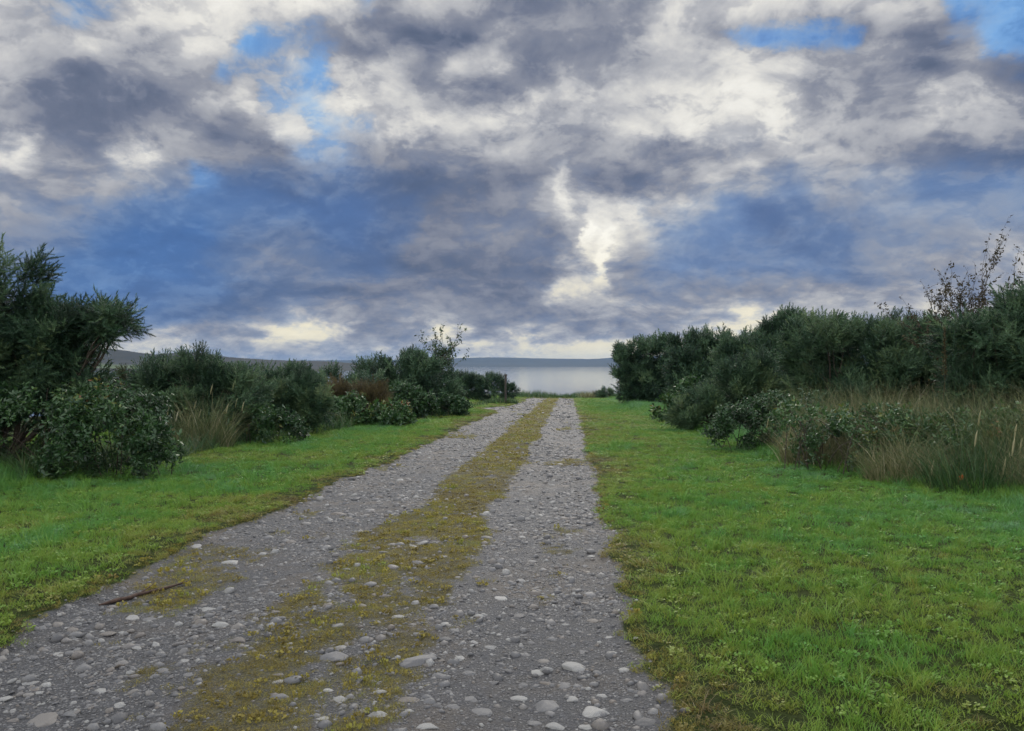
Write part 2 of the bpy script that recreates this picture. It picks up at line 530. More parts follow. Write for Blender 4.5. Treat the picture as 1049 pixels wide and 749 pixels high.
# ------------------------------------------------------------------ hills over the water
def hill_material(name, cols, field, rough=0.9, fscale=0.006):
    m, gg = new_mat(name)
    pos = gg.node('ShaderNodeNewGeometry').outputs['Position']
    n1 = gg.noise(pos, 0.012, 6.0, 0.65)
    base = gg.ramp(n1, [(.35, cols[0]), (.6, cols[1])])
    vo = gg.node('ShaderNodeTexVoronoi', feature='F1')
    vo.inputs['Scale'].default_value = fscale
    gg.plug(vo.inputs['Vector'], pos)
    r = gg.sep(vo.outputs['Color'])
    fc = gg.ramp(r[0], [(0, field[0]), (.5, field[1]), (1, field[2])], 'CONSTANT')
    c = gg.mixc(gg.mul(attr(gg, 'field'), gg.step(r[1], 0.25, 0.3)), base, fc)
    p = principled(gg, c, rough, 0.2)
    m.node_tree.links.new(p.outputs[0], gg.out.inputs['Surface'])
    return m


def hill(name, prof, px0, px1, step, d_shore, d_ridge, d_back, mat, rough, field_px=None, rows_n=26, seed=1):
    pxs = np.arange(px0, px1 + step, step)
    ridge = np.interp(pxs, [p for p, _ in prof], [q for _, q in prof])
    ts = np.concatenate([np.linspace(0, 1, rows_n), np.linspace(1.1, 2, 8)])
    V = []; Fd = []
    for j, tt in enumerate(ts):
        d = d_shore + (d_ridge - d_shore) * tt if tt <= 1 else d_ridge + (d_back - d_ridge) * (tt - 1)
        r = d * (pxs - 524.5) / 780.0
        x = -math.sin(YAW) * d + math.cos(YAW) * r
        y = math.cos(YAW) * d + math.sin(YAW) * r
        top = EYE + (374.5 - ridge) / 780.0 * d_ridge
        prof_t = (0.10 * sstep(0, .08, tt) + 0.25 * sstep(.25, .6, tt) + 0.65 * sstep(.5, 1.0, tt)) if tt <= 1 else 1 - 0.6 * sstep(1, 2, tt)
        nz = rough * (fbm(pxs * 0.05, pxs * 0 + tt * 6, seed, 5, 0.6) * 2 * min(1, tt * 2) + 0.9 * fbm(pxs * 0.35, pxs * 0 + tt * 25, seed + 9, 4, 0.65))
        z = SEA_Z - 1.5 + (top - SEA_Z + 1.5) * prof_t + nz * (top - SEA_Z) * (1 if tt > .12 else 0.1)
        V.append(np.stack([x, y, z], -1))
        fd = np.zeros(len(pxs))
        if field_px is not None:
            fd = (1 - sstep(field_px - 60, field_px + 60, pxs)) * (1 - sstep(.35, .5, tt)) * (1.0 if tt > 0.03 else 0.0)
        Fd.append(fd)
    n = len(pxs)
    ii = np.arange(n * len(ts)).reshape(len(ts), n)
    q = np.stack([ii[:-1, :-1], ii[:-1, 1:], ii[1:, 1:], ii[1:, :-1]], -1).reshape(-1, 4)
    return tag(link(name, make_mesh(name, np.concatenate(V), q, mat, True, field=np.concatenate(Fd))), kind='structure')


HM = hill_material("moorland", [(.005, .008, .007), (.015, .017, .014)], [(.035, .06, .022), (.055, .08, .03), (.07, .075, .04)])
hill("hills", [(-700, 352), (-300, 349), (0, 352), (70, 356), (112, 357.5), (160, 363), (190, 360.5), (205, 361.5), (235, 366), (280, 369), (330, 370), (365, 372), (400, 374), (425, 376.5)],
     -700, 425, 2.5, 1150, 1900, 3000, HM, 0.05, 190, seed=3)
HF = hill_material("far_moorland", [(.010, .014, .012), (.022, .026, .02)], [(.03, .05, .02), (.04, .06, .025), (.05, .05, .03)])
hill("far_hills", [(200, 370), (430, 368.5), (470, 366.8), (520, 366.3), (560, 367.4), (605, 367.8), (640, 365.5), (700, 363.5), (800, 362), (1000, 363), (1400, 363)],
     200, 1400, 4, 6200, 8200, 9500, HF, 0.05, seed=7)

# ------------------------------------------------------------------ air
hm, hg = new_mat("haze_air")
pv = hg.node('ShaderNodeVolumePrincipled')
pv.inputs['Color'].default_value = (.18, .35, .62, 1.0)
pv.inputs['Density'].default_value = 5.0e-5
hm.node_tree.links.new(pv.outputs[0], hg.out.inputs['Volume'])
hs, hb, ht = 12000.0, -14.0, 150.0
hv = [(x, y, z) for z in (hb, ht) for x, y in ((-hs, -hs), (hs, -hs), (hs, hs), (-hs, hs))]
tag(link("haze", make_mesh("haze", hv, [(3, 2, 1, 0), (4, 5, 6, 7), (0, 1, 5, 4), (1, 2, 6, 5), (2, 3, 7, 6), (3, 0, 4, 7)], hm)), kind='stuff')

# ------------------------------------------------------------------ plant building blocks
def unit(v):
    v = np.asarray(v, float)
    return v / np.maximum(np.linalg.norm(v, axis=-1, keepdims=True), 1e-9)


def frames(dirs, spin):
    """rotation matrices that take +Z to dirs, turned by spin about it"""
    d = unit(dirs)
    a = np.where(np.abs(d[:, 2:3]) < 0.9, np.array([[0, 0, 1.0]]), np.array([[1.0, 0, 0]]))
    x = unit(np.cross(a, d)); y = np.cross(d, x)
    c, s = np.cos(spin)[:, None], np.sin(spin)[:, None]
    return np.stack([x * c + y * s, y * c - x * s, d], -1)


class Bag:
    """collects triangles with one tint value per vertex"""
    def __init__(self):
        self.v, self.f, self.t, self.n = [], [], [], 0

    def add(self, v, f, t):
        self.v.append(v); self.f.append(f + self.n); self.t.append(np.broadcast_to(t, (len(v),))); self.n += len(v)

    def spread(self, temps, pos, dirs, size, tint, r):
        which = r.integers(0, len(temps), len(pos))
        R = frames(dirs, r.uniform(0, 6.28, len(pos)))
        for k, (tv, tf, tt) in enumerate(temps):
            s = which == k
            m = int(s.sum())
            if not m:
                continue
            V = np.einsum('nij,vj->nvi', R[s], tv) * np.asarray(size)[s][:, None, None] + pos[s][:, None, :]
            Ff = tf[None] + (np.arange(m) * len(tv))[:, None, None]
            T = np.asarray(tint)[s][:, None] + tt[None]
            self.add(V.reshape(-1, 3), Ff.reshape(-1, 3), T.ravel())

    def mesh(self, name, mat, smooth=False):
        return make_mesh(name, np.concatenate(self.v), np.concatenate(self.f), mat, smooth, tint=np.concatenate(self.t))


def tube(pts, radii, sides=6):
    pts = np.asarray(pts, float)
    tg = unit(np.gradient(pts, axis=0))
    R = frames(tg, np.zeros(len(pts)))
    a = np.arange(sides) / sides * 2 * math.pi
    ring = np.stack([np.cos(a), np.sin(a), a * 0], -1)
    V = np.einsum('nij,vj->nvi', R, ring) * np.asarray(radii)[:, None, None] + pts[:, None]
    F_ = []
    for i in range(len(pts) - 1):
        for j in range(sides):
            k = (j + 1) % sides
            a0, b0, c0, d0 = i * sides + j, i * sides + k, (i + 1) * sides + k, (i + 1) * sides + j
            F_ += [(a0, b0, c0), (a0, c0, d0)]
    V = V.reshape(-1, 3)
    e = (len(pts) - 1) * sides
    F_ += [(e, e + j, e + j + 1) for j in range(1, sides - 1)]
    return V, np.array(F_)


def spine_shoot(n, length, spread_deg, spl, width, seed):
    """a gorse shoot: a stem crowded with spines, 'length' long along +Z"""
    r = np.random.default_rng(seed)
    bend = r.uniform(-.12, .12, 2)
    V = []; Fc = []; T = []
    def axis(q):
        return np.array([bend[0] * q * q, bend[1] * q * q, q]) * length
    for i in range(n):
        q = 0.06 + 0.94 * i / (n - 1)
        az = i * 2.39996 + r.uniform(-.3, .3)
        sp = math.radians(spread_deg * (1 - .55 * q) + r.uniform(-12, 12))
        d = np.array([math.cos(az) * math.sin(sp), math.sin(az) * math.sin(sp), math.cos(sp)])
        l = spl * (1.0 - .35 * q) * r.uniform(.75, 1.25)
        side = unit(np.cross(d, [0.3, 0.2, 1.0])) * width * 0.5
        b = axis(q)
        k = len(V)
        V += [b - side, b + side, b + d * l]
        Fc.append((k, k + 1, k + 2))
        T += [-.06, -.06, .10]
    return np.array(V), np.array(Fc), np.array(T)


def plume(n_side, spines, seed, spl=0.10, width=0.020):
    """a leafy branch end about one unit long: a leader with side shoots angled forward"""
    r = np.random.default_rng(seed)
    b = Bag()
    pos = [[0, 0, 0.35]]; dirs = [[0, 0, 1]]; size = [0.65]
    for i in range(n_side):
        q = 0.02 + 0.75 * i / n_side
        az = i * 2.39996 + r.uniform(-.4, .4)
        sp = math.radians(r.uniform(32, 58))
        pos.append([0, 0, q]); dirs.append([math.cos(az) * math.sin(sp), math.sin(az) * math.sin(sp), math.cos(sp)])
        size.append(r.uniform(.34, .52) * (1.05 - .4 * q))
    shoots = [spine_shoot(spines, 1.0, 62, spl / 0.5, width / 0.5, seed * 10 + k) for k in range(3)]
    b.spread(shoots, np.array(pos), np.array(dirs, float), np.array(size), r.uniform(-.08, .08, len(pos)), r)
    return np.concatenate(b.v), np.concatenate(b.f), np.concatenate(b.t)


PLUME_NEAR = [plume(10, 46, 100 + k, .115, .019) for k in range(5)]
PLUME_MID = [plume(10, 25, 200 + k, .13, .032) for k in range(5)]
PLUME_FAR = [plume(7, 13, 300 + k, .15, .055) for k in range(4)]


def leaf(w=0.5, fold=0.18, droop=0.15):
    """a pointed leaf one unit long lying along +Z, facing +X"""
    V = np.array([[0, 0, 0], [fold * .6, w * .42, .30], [fold * .6, -w * .42, .30], [0, 0, .36], [fold * .3 - droop * .5, w * .34, .68],
                  [fold * .3 - droop * .5, -w * .34, .68], [-droop * .6, 0, .70], [-droop, 0, 1.0]], float)
    Fc = np.array([(0, 3, 1), (0, 2, 3), (1, 3, 6), (1, 6, 4), (3, 2, 5), (3, 5, 6), (4, 6, 7), (6, 5, 7)])
    return V, Fc, np.zeros(len(V))


def spray(n, seed, leaf_len=0.22, w=0.55):
    """a bramble sprig one unit long along +Z: arching stem with leaves in threes that turn their faces up"""
    r = np.random.default_rng(seed)
    b = Bag()
    pos = []; dirs = []; size = []
    for i in range(n):
        q = (i + .5) / n
        az = i * 2.39996
        for k in range(3):
            a2 = az + (k - 1) * 0.9 + r.uniform(-.25, .25)
            sp = math.radians(r.uniform(55, 95))
            off = 0.10 if k == 1 else 0.05
            d = np.array([math.cos(a2) * math.sin(sp), math.sin(a2) * math.sin(sp), math.cos(sp)])
            pos.append(np.array([0, 0, q]) + off * np.array([math.cos(az), math.sin(az), .2])); dirs.append(d)
            size.append(leaf_len * r.uniform(.7, 1.25) * (1.0 if k == 1 else .8))
    b.spread([leaf(w), leaf(w * .85, .1, .25)], np.array(pos), np.array(dirs), np.array(size), r.uniform(-.1, .1, len(pos)), r)
    tv, tf = tube([[0, 0, 0], [0.01, 0, .5], [0, 0.01, 1.0]], [.012, .009, .004], 4)
    b.add(tv, tf, np.full(len(tv), -.15))
    return np.concatenate(b.v), np.concatenate(b.f), np.concatenate(b.t)


SPRAY_NEAR = [spray(7, 400 + k) for k in range(5)]
SPRAY_MID = [spray(5, 440 + k, .28, .58) for k in range(4)]
SPRAY_FAR = [spray(4, 420 + k, .34, .6) for k in range(4)]


def frond(seed, n=14):
    """a bracken frond one unit long"""
    r = np.random.default_rng(seed)
    b = Bag()
    for i in range(n):
        q = .2 + .8 * i / n
        for s in (-1, 1):
            ln = .34 * (1.05 - q) ** .8 * r.uniform(.8, 1.2)
            for m in range(4):
                u_ = (m + .5) / 4 * ln
                b0 = np.array([-.25 * q * q + r.uniform(-.01, .01), s * u_, q + u_ * .35])
                w_ = .05 * (1.1 - m / 5)
                V = np.array([b0 + [0, 0, -.012], b0 + [-.01, s * .02, w_], b0 + [.01, s * ln / 4, .012]])
                b.add(V, np.array([[0, 1, 2]]), np.full(3, r.uniform(-.12, .12)))
    tv, tf = tube([[0, 0, 0], [-.06, 0, .5], [-.25, 0, 1.0]], [.012, .008, .003], 4)
    b.add(tv, tf, np.full(len(tv), -.1))
    return np.concatenate(b.v), np.concatenate(b.f), np.concatenate(b.t)


FROND = [frond(500 + k) for k in range(4)]

GORSE = leaf_mat("gorse_green", [(0.0, (.010, .026, .013)), (.35, (.030, .070, .034)), (.7, (.080, .140, .066)), (1.0, (.14, .19, .075))], .5, .30, .12)
GORSE_BROWN = leaf_mat("gorse_dull", [(0.0, (.014, .022, .010)), (.5, (.034, .050, .020)), (.85, (.060, .072, .028)), (1.0, (.12, .085, .035))], .55, .3, .12)
BRAMBLE = leaf_mat("bramble_leaf", [(0.0, (.012, .028, .012)), (.45, (.026, .066, .022)), (.78, (.055, .115, .030)), (.92, (.15, .15, .030)), (1.0, (.14, .06, .025))], .40, .38, .2)
RUST = leaf_mat("bracken_rust", [(0.0, (.024, .022, .012)), (.4, (.056, .046, .022)), (.8, (.100, .080, .036)), (1.0, (.11, .13, .045))], .7, .2, .2)
DRY = leaf_mat("dry_stalks", [(0.0, (.030, .052, .018)), (.3, (.085, .110, .040)), (.6, (.175, .168, .080)), (.85, (.30, .275, .16)), (1.0, (.42, .39, .27))], .6, .3, .2)
RUSH = leaf_mat("rush_green", [(0.0, (.016, .036, .014)), (.5, (.034, .080, .026)), (.85, (.065, .12, .040)), (1.0, (.15, .13, .06))], .5, .35, .2)


def bark_material():
    m, gg = new_mat("bark")
    pos = gg.node('ShaderNodeTexCoord').outputs['Object']
    n = gg.noise(pos, 24.0, 6.0, 0.65, 1.0)
    c = gg.ramp(n, [(.3, (.022, .018, .014)), (.55, (.060, .050, .038)), (.75, (.13, .115, .09))])
    p = principled(gg, c, .85, .2, bump(gg, n, .01, .8))
    m.node_tree.links.new(p.outputs[0], gg.out.inputs['Surface'])
    return m


BARK = bark_material()


def limb(a, b, r0, r1, r, bow=.12, n=6):
    a = np.asarray(a, float); b = np.asarray(b, float)
    t_ = np.linspace(0, 1, n)[:, None]
    L_ = np.linalg.norm(b - a)
    off = r.normal(0, bow * L_, 3)
    P = a + (b - a) * t_ + off * (4 * t_ * (1 - t_)) * .5 + r.normal(0, .015 * L_, (n, 3)) * t_ * (1 - t_) * 4
    return tube(P, r0 + (r1 - r0) * np.linspace(0, 1, n) ** .8, 6)


def lobe_points(lobes, n, r, deep=.22, floor=0.05, subs=13):
    """points on the small billows that cover a set of ellipsoids, with their outward directions and billow numbers"""
    lobes = np.asarray(lobes, float)
    w = (lobes[:, 3] * lobes[:, 4] + lobes[:, 4] * lobes[:, 5] + lobes[:, 3] * lobes[:, 5])
    m = n * 4
    k = r.choice(len(lobes), m, p=w / w.sum())
    sd_ = unit(r.normal(0, 1, (len(lobes), subs, 3)) + np.array([0, -.15, .25]))
    sc_ = r.uniform(.58, .98, (len(lobes), subs))
    sr_ = r.uniform(.18, .46, (len(lobes), subs))
    j = r.integers(0, subs, m)
    d = unit(r.normal(0, 1, (m, 3)))
    q = np.where(r.random(m) < deep, r.uniform(.2, .7, m), r.uniform(.8, 1.05, m))
    rad = lobes[:, 3:6]
    mean = rad.mean(1)
    cen = lobes[k, :3] + sd_[k, j] * rad[k] * sc_[k, j][:, None]
    p = cen + d * (.55 * mean[k][:, None] + .45 * rad[k]) * (sr_[k, j] * q)[:, None]
    out_ = unit(.7 * d + .6 * sd_[k, j])
    ok = (p[:, 2] > floor) & ((d * sd_[k, j]).sum(1) > -.35)
    for l in lobes:
        e = np.linalg.norm((p - l[:3]) / l[3:6], axis=1)
        ok &= ~((e < .60) & (r.random(m) < .75))
    ok &= ~((out_[:, 2] < -.4) & (r.random(m) < .6))
    i = np.flatnonzero(ok)[:n]
    return p[i], out_[i], (k * subs + j)[i]


def gorse(name, label, cat, base, lobes, n, size, temps, seed, mat=None, group=None, up=.45, fan=.35, tint=(.45, .2), limbs=10, lean=None, r_limb=.05, skirt=True):
    r = np.random.default_rng(seed)
    o = root(name, tuple(base), label, cat, group)
    if skirt:
        # the crown hangs down to the ground below each mass
        lobes = list(lobes) + [(l[0] * .95, l[1] + .1, max(.3, .42 * l[2]), l[3] * .75, l[4] * .75, max(.3, .45 * l[2])) for l in lobes if l[2] - l[5] > .2]
    p, out_, bil = lobe_points(lobes, n, r)
    d = unit(out_ * .95 + np.array([0, 0, up]) + unit(p) * fan + r.normal(0, .28, p.shape))
    if lean is not None:
        d = unit(d + np.asarray(lean))
    s = size * r.uniform(.6, 1.15, len(p)) * np.where(r.random(len(p)) < .05, 1.55, 1.0)
    clump = fbm(p[:, 0] * 1.6 + seed, p[:, 1] * 1.6 + p[:, 2] * 1.9, seed + 3, 3)
    b = Bag()
    b.spread(temps, p - d * s[:, None] * .55, d, s, np.clip(tint[0] + clump * .4 + (r.random(4000)[bil] - .5) * .55 + r.normal(0, tint[1] * .6, len(p)), .06, .95), r)
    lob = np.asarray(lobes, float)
    m_ = n // 7                                              # crowded inner growth, tinted darker so the crown's inner shade is in the colour
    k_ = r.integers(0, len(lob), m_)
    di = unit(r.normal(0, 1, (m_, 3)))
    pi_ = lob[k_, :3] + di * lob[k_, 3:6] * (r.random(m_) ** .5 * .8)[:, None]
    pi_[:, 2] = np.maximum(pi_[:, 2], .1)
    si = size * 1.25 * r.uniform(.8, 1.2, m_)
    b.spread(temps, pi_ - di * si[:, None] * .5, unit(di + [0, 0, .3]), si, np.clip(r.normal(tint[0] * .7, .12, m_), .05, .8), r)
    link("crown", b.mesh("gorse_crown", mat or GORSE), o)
    tb = Bag()
    for i in range(limbs):
        l = lob[i % len(lob)]
        tgt = l[:3] + np.clip(r.normal(0, .3, 3), -.5, .5) * l[3:6]
        st = np.array([tgt[0] * r.uniform(.05, .35), tgt[1] * r.uniform(.05, .35), -.08])
        v_, f_ = limb(st, tgt, r_limb * r.uniform(.7, 1.3), .012, r)
        tb.add(v_, f_, 0.0)
        for _ in range(3):
            q = tgt + np.clip(r.normal(0, .4, 3), -.6, .6) * l[3:6]
            mid = st + (tgt - st) * r.uniform(.45, .8)
            v_, f_ = limb(mid, q, r_limb * .4, .006, r)
            tb.add(v_, f_, 0.0)
    link("branches", tb.mesh("gorse_branches", BARK, True), o)
    return o


def bramble(name, label, cat, base, lobes, n, size, temps, seed, mat=None, group=None, tint=(.45, .22), canes=14, cane_len=1.2):
    r = np.random.default_rng(seed)
    o = root(name, tuple(base), label, cat, group)
    p, out_, bil = lobe_points(lobes, n, r, .3, .02)
    d = unit(out_ + np.array([0, -.1, -.05]) + r.normal(0, .45, p.shape))
    s = size * r.uniform(.65, 1.35, len(p))
    clump = fbm(p[:, 0] * 1.4 + seed, p[:, 1] * 1.4 + p[:, 2] * 1.9, seed + 3, 3)
    b = Bag()
    b.spread(temps, p - d * s[:, None] * .5, d, s, np.clip(tint[0] + clump * .5 + r.normal(0, tint[1] * .6, len(p)), .02, .98), r)
    link("foliage", b.mesh("bramble_foliage", mat or BRAMBLE), o)
    tb = Bag()
    lob = np.asarray(lobes, float)
    for i in range(canes):
        l = lob[i % len(lob)]
        e = unit(r.normal(0, 1, 3) * [1, 1, .4] + [0, -.3, .5])
        tip = l[:3] + e * l[3:6] * r.uniform(.95, 1.2)
        st = np.array([l[0] + r.normal(0, .3) * l[3], l[1] + r.normal(0, .3) * l[4], -.05])
        t_ = np.linspace(0, 1, 8)[:, None]
        P = st + (tip - st) * t_ + np.array([0, 0, cane_len * .35]) * (4 * t_ * (1 - t_)) * .6
        v_, f_ = tube(P, np.linspace(.010, .004, 8), 4)
        tb.add(v_, f_, 0.0)
    link("canes", tb.mesh("bramble_canes", BARK, True), o)
    return o


def blades(base, height, lean, width, tint, r, segs=4, curl=.5):
    """tapering grass blades; arrays of base points, heights, lean vectors (x,y) and widths"""
    n = len(base)
    t_ = np.linspace(0, 1, segs + 1)
    az = r.uniform(0, 6.28, n)
    sd = np.stack([np.cos(az), np.sin(az), az * 0], -1)
    bend = t_[None, :, None] * (1 - curl) + t_[None, :, None] ** 2 * curl * 1.6
    L2 = np.concatenate([lean, np.zeros((n, 1))], 1)
    c = base[:, None] + L2[:, None] * bend * height[:, None, None]
    drop = np.clip(1 - .35 * (np.linalg.norm(lean, axis=1)[:, None] * t_[None] ** 1.5) ** 2, .4, 1)
    c[:, :, 2] += height[:, None] * t_[None] * drop
    w = width[:, None] * (1 - t_[None] ** 1.6) + .0004
    A = c - sd[:, None] * w[:, :, None] * .5
    B_ = c + sd[:, None] * w[:, :, None] * .5
    V = np.stack([A, B_], 2).reshape(n, -1, 3)
    q = []
    for i in range(segs):
        a = 2 * i
        q += [(a, a + 1, a + 3), (a, a + 3, a + 2)]
    q = np.array(q)
    Fc = q[None] + (np.arange(n) * 2 * (segs + 1))[:, None, None]
    T = np.repeat(tint[:, None], 2 * (segs + 1), 1)
    return V.reshape(-1, 3), Fc.reshape(-1, 3), T.ravel()


def stalks(pos, h, w, spread_, tint, r, seg=4, curl=.5, wind=(0, 0)):
    n = len(pos)
    lean = r.normal(0, spread_, (n, 2)) + np.asarray(wind)
    return blades(pos, h, lean, w, tint, r, seg, curl)


def tussock(name, label, cat, base, rad, n, h, w, mat, seed, tint=(.5, .22), group=None, spread_=.22, heads=0, squash=.8):
    r = np.random.default_rng(seed)
    o = tag(bpy.data.objects.new(name, None), label, cat, group)
    o.location = tuple(base); COL.objects.link(o)
    a = r.uniform(0, 6.28, n); q = np.sqrt(r.random(n))
    pos = np.stack([np.cos(a) * q * rad, np.sin(a) * q * rad * squash, np.full(n, -.05)], -1)
    hh = h * (.3 + .7 * r.random(n)) * (1.1 - .45 * q)
    outw = np.stack([np.cos(a), np.sin(a)], -1) * (q * .35)[:, None]
    lean = outw + r.normal(0, spread_, (n, 2))
    b = Bag()
    b.add(*blades(pos, hh, lean, w * r.uniform(.7, 1.3, n), np.clip(r.normal(tint[0], tint[1], n), .02, .98), r, 5, .75))
    link("stalks", b.mesh("tussock_stalks", mat), o)
    if heads:
        for i in r.choice(n, heads, replace=False):
            hb_ = Bag()
            p0 = pos[i] + np.array([lean[i, 0] * hh[i], lean[i, 1] * hh[i], hh[i] * .92])
            v_, f_ = tube([p0, p0 + [.01, 0, .06], p0 + [.03, .01, .17], p0 + [.05, .02, .24]], [.004, .014, .012, .002], 5)
            hb_.add(v_, f_, float(np.clip(r.normal(.62, .15), 0, 1)))
            link("seed_head", hb_.mesh("seed_head", DRY), o)
    return o


def sapling(name, label, cat, base, height, spread_, n_br, seed, leaf_n, leaf_len, leafm, tint=(.5, .2), stem_r=.025, bend=(0, 0), loose=.55):
    """a thin open shrub: several stems that fork into twigs, with scattered leaves"""
    r = np.random.default_rng(seed)
    o = root(name, tuple(base), label, cat)
    tb = Bag(); tips = []
    def grow(p, d, length, rad, depth):
        n = 5
        P = [p]
        for i in range(n):
            d = unit(d + r.normal(0, .13, 3) + np.array([0, 0, .05]))
            P.append(P[-1] + d * length / n)
        P = np.array(P)
        v_, f_ = tube(P, np.linspace(rad, rad * .5, n + 1), 5)
        tb.add(v_, f_, 0.0)
        if depth == 0:
            tips.append(P)
            return
        if depth == 1:
            tips.append(P)
        for k in range(r.integers(2, 5)):
            i = r.integers(2, n + 1)
            nd = unit(d + r.normal(0, loose, 3) * [1, 1, .6] + [0, 0, .1])
            grow(P[i], nd, length * r.uniform(.45, .75), rad * .55, depth - 1)
    for k in range(n_br):
        a = r.uniform(0, 6.28)
        d0 = unit(np.array([math.cos(a) * spread_ + bend[0], math.sin(a) * spread_ + bend[1], 1.0]))
        grow(np.array([math.cos(a) * .08, math.sin(a) * .08, -.1]), d0, height * r.uniform(.42, .55), stem_r * r.uniform(.7, 1.2), 3)
    link("branches", tb.mesh("sapling_branches", BARK, True), o)
    if leaf_n:
        b = Bag()
        seg = [tips[i] for i in r.integers(0, len(tips), leaf_n)]
        pos = np.array([s_[r.integers(1, len(s_))] for s_ in seg]) + r.normal(0, .02, (leaf_n, 3))
        b.spread([leaf(.55), leaf(.45, .1, .3)], pos, unit(r.normal(0, 1, (leaf_n, 3)) + [0, 0, -.2]), leaf_len * r.uniform(.6, 1.3, leaf_n),
                 np.clip(r.normal(tint[0], tint[1], leaf_n), .02, .98), r)
        link("leaves", b.mesh("sapling_leaves", leafm), o)
    return o


# ------------------------------------------------------------------ hedges left of the track
GL = "gorse bushes along the left verge"
GR = "gorse bushes along the right verge"
gorse("gorse_bush", "tall dark spiny gorse leaning right with feathery branch ends, left edge of the photo", "bush", at(-20, 13.2),
      [(-.9, .5, 2.3, 1.3, 1.1, 1.25), (.15, .3, 2.9, .95, .9, .85), (.9, .1, 2.35, .85, .7, .55), (1.75, .1, 2.50, .75, .5, .36), (2.40, 0, 2.56, .46, .35, .22), (.55, .2, 1.75, 1.0, .7, .55), (-.6, 0, 1.2, 1.2, .8, .8), (-2.4, .6, 2.2, 1.2, 1.1, 1.3), (-2.2, .3, 1.0, 1.1, .9, .8), (1.9, .1, 1.45, .40, .3, .16), (1.25, .15, 1.95, .6, .5, .4), (.2, .1, 1.2, .8, .6, .5), (-1.4, .1, .6, 1.0, .8, .7), (-.4, .2, .5, .9, .7, .6), (-.2, 0, 1.9, .9, .7, .7), (.9, .2, 1.3, .6, .5, .5)],
      2358, .62, PLUME_NEAR, 1, group=GL, up=.25, fan=.75, limbs=22, lean=(.28, 0, .05), tint=(.40, .2), r_limb=.055, skirt=False)
bramble("bramble_bush", "broad mound of glossy dark bramble leaves at the foot of the tall leaning gorse", "bush", at(85, 12.4),
        [(-1.6, .1, .55, 1.0, .8, .75), (-.5, 0, .62, 1.0, .8, .72), (.45, .1, .55, .8, .75, .66), (.95, .25, .35, .5, .55, .42), (-2.6, .1, .5, .9, .8, .75), (.2, .5, .95, .8, .6, .5)],
        1530, .34, SPRAY_NEAR, 2, tint=(.46, .24), canes=26)
gorse("gorse_bush", "low spreading gorse behind the tall dry stalks, right of the bramble mound", "bush", at(200, 20.0),
      [(-1.1, .2, 1.25, .8, .8, .85), (0, .2, 1.35, .9, .9, .85), (1.0, .1, 1.15, .8, .8, .85), (-.4, -.1, .7, 1.2, .8, .6), (.75, -.2, .6, .9, .7, .5)],
      1459, .55, PLUME_MID, 3, group=GL, up=.5, tint=(.42, .2))
tussock("grass_tussock", "tall brown and tan dry grass stalks in front of a gorse, left verge", "grass clump", at(208, 18.0), (.72), 900, 1.7, .010, DRY, 4, (.32, .24), spread_=.24, heads=12)
gorse("gorse_bush", "rounded bluish green gorse between the dry stalks and the rusty bracken", "bush", at(290, 22.8),
      [(-.7, .1, .95, .8, .7, .8), (.35, .1, 1.05, .9, .7, .8), (1.0, 0, .7, .6, .6, .6), (-.2, -.3, .55, 1.0, .6, .5)],
      1302, .52, PLUME_MID, 5, group=GL, up=.5, tint=(.52, .2))
r5 = np.random.default_rng(61)
o = root("bracken_clump", tuple(at(352, 28.5)), "rust coloured dying bracken between two green gorse bushes on the left", "bracken")
fb = Bag()
pp, oo, _ = lobe_points([(-.6, .1, .75, .8, .7, .75), (.5, .1, .85, .8, .7, .75), (1.2, 0, .55, .6, .6, .6)], 330, r5, .3)
fb.spread(FROND, pp - unit(oo + [0, 0, .4]) * .35, unit(oo + [0, 0, .5] + r5.normal(0, .3, pp.shape)), .7 * r5.uniform(.7, 1.3, len(pp)), np.clip(r5.normal(.5, .2, len(pp)), 0, 1), r5)
link("fronds", fb.mesh("bracken_fronds", RUST), o)
sb = Bag()
for i in range(40):
    a = r5.uniform(-1.2, 1.6); v_, f_ = limb([a, r5.uniform(-.3, .4), -.05], [a + r5.normal(0, .15), r5.uniform(-.3, .4), r5.uniform(.7, 1.3)], .008, .004, r5, .05)
    sb.add(v_, f_, .35)
link("stems", sb.mesh("bracken_stems", RUST), o)
bramble("bramble_bush", "yellowish green bramble sprawling in front of the rusty bracken", "bush", at(368, 26.6),
        [(-.9, 0, .35, .9, .6, .45), (.1, .1, .5, .8, .6, .55), (1.0, 0, .35, .9, .6, .45), (-1.8, 0, .28, .7, .5, .35)],
        731, .36, SPRAY_FAR, 7, tint=(.62, .22), canes=10)
gorse("gorse_bush", "large dark rounded gorse under the thin leafy sapling, left of the track", "bush", at(418, 35.0),
      [(-1.2, .2, 1.5, 1.2, 1.1, 1.1), (-.5, .2, 1.7, 1.2, 1.1, 1.05), (.3, .3, 1.85, 1.2, 1.1, 1.05), (.6, 0, 1.2, 1.2, 1.0, 1.0), (1.3, .2, 1.35, 1.0, 1.0, 1.1), (1.75, 0, .7, .8, .9, .75), (-1.9, 0, .95, .8, .8, .8), (0, -.5, .9, 1.4, .8, .85)],
      1987, .62, PLUME_FAR, 8, group=GL, up=.5, tint=(.36, .18), limbs=14)
bramble("bramble_bush", "rounded pale leaved bramble beside the large dark gorse on the left", "bush", at(412, 31.6),
        [(-.6, 0, .55, .8, .6, .6), (.35, 0, .75, .8, .6, .7), (1.0, 0, .5, .6, .6, .55)], 714, .36, SPRAY_FAR, 9, tint=(.45, .2), canes=8)
bramble("bramble_bush", "low green bramble at the grass edge beneath the large dark gorse", "bush", at(447, 33.5),
        [(-.5, 0, .35, .7, .5, .4), (.5, 0, .4, .8, .5, .45), (1.2, .2, .28, .6, .5, .35)], 510, .36, SPRAY_FAR, 10, tint=(.40, .2), canes=6)
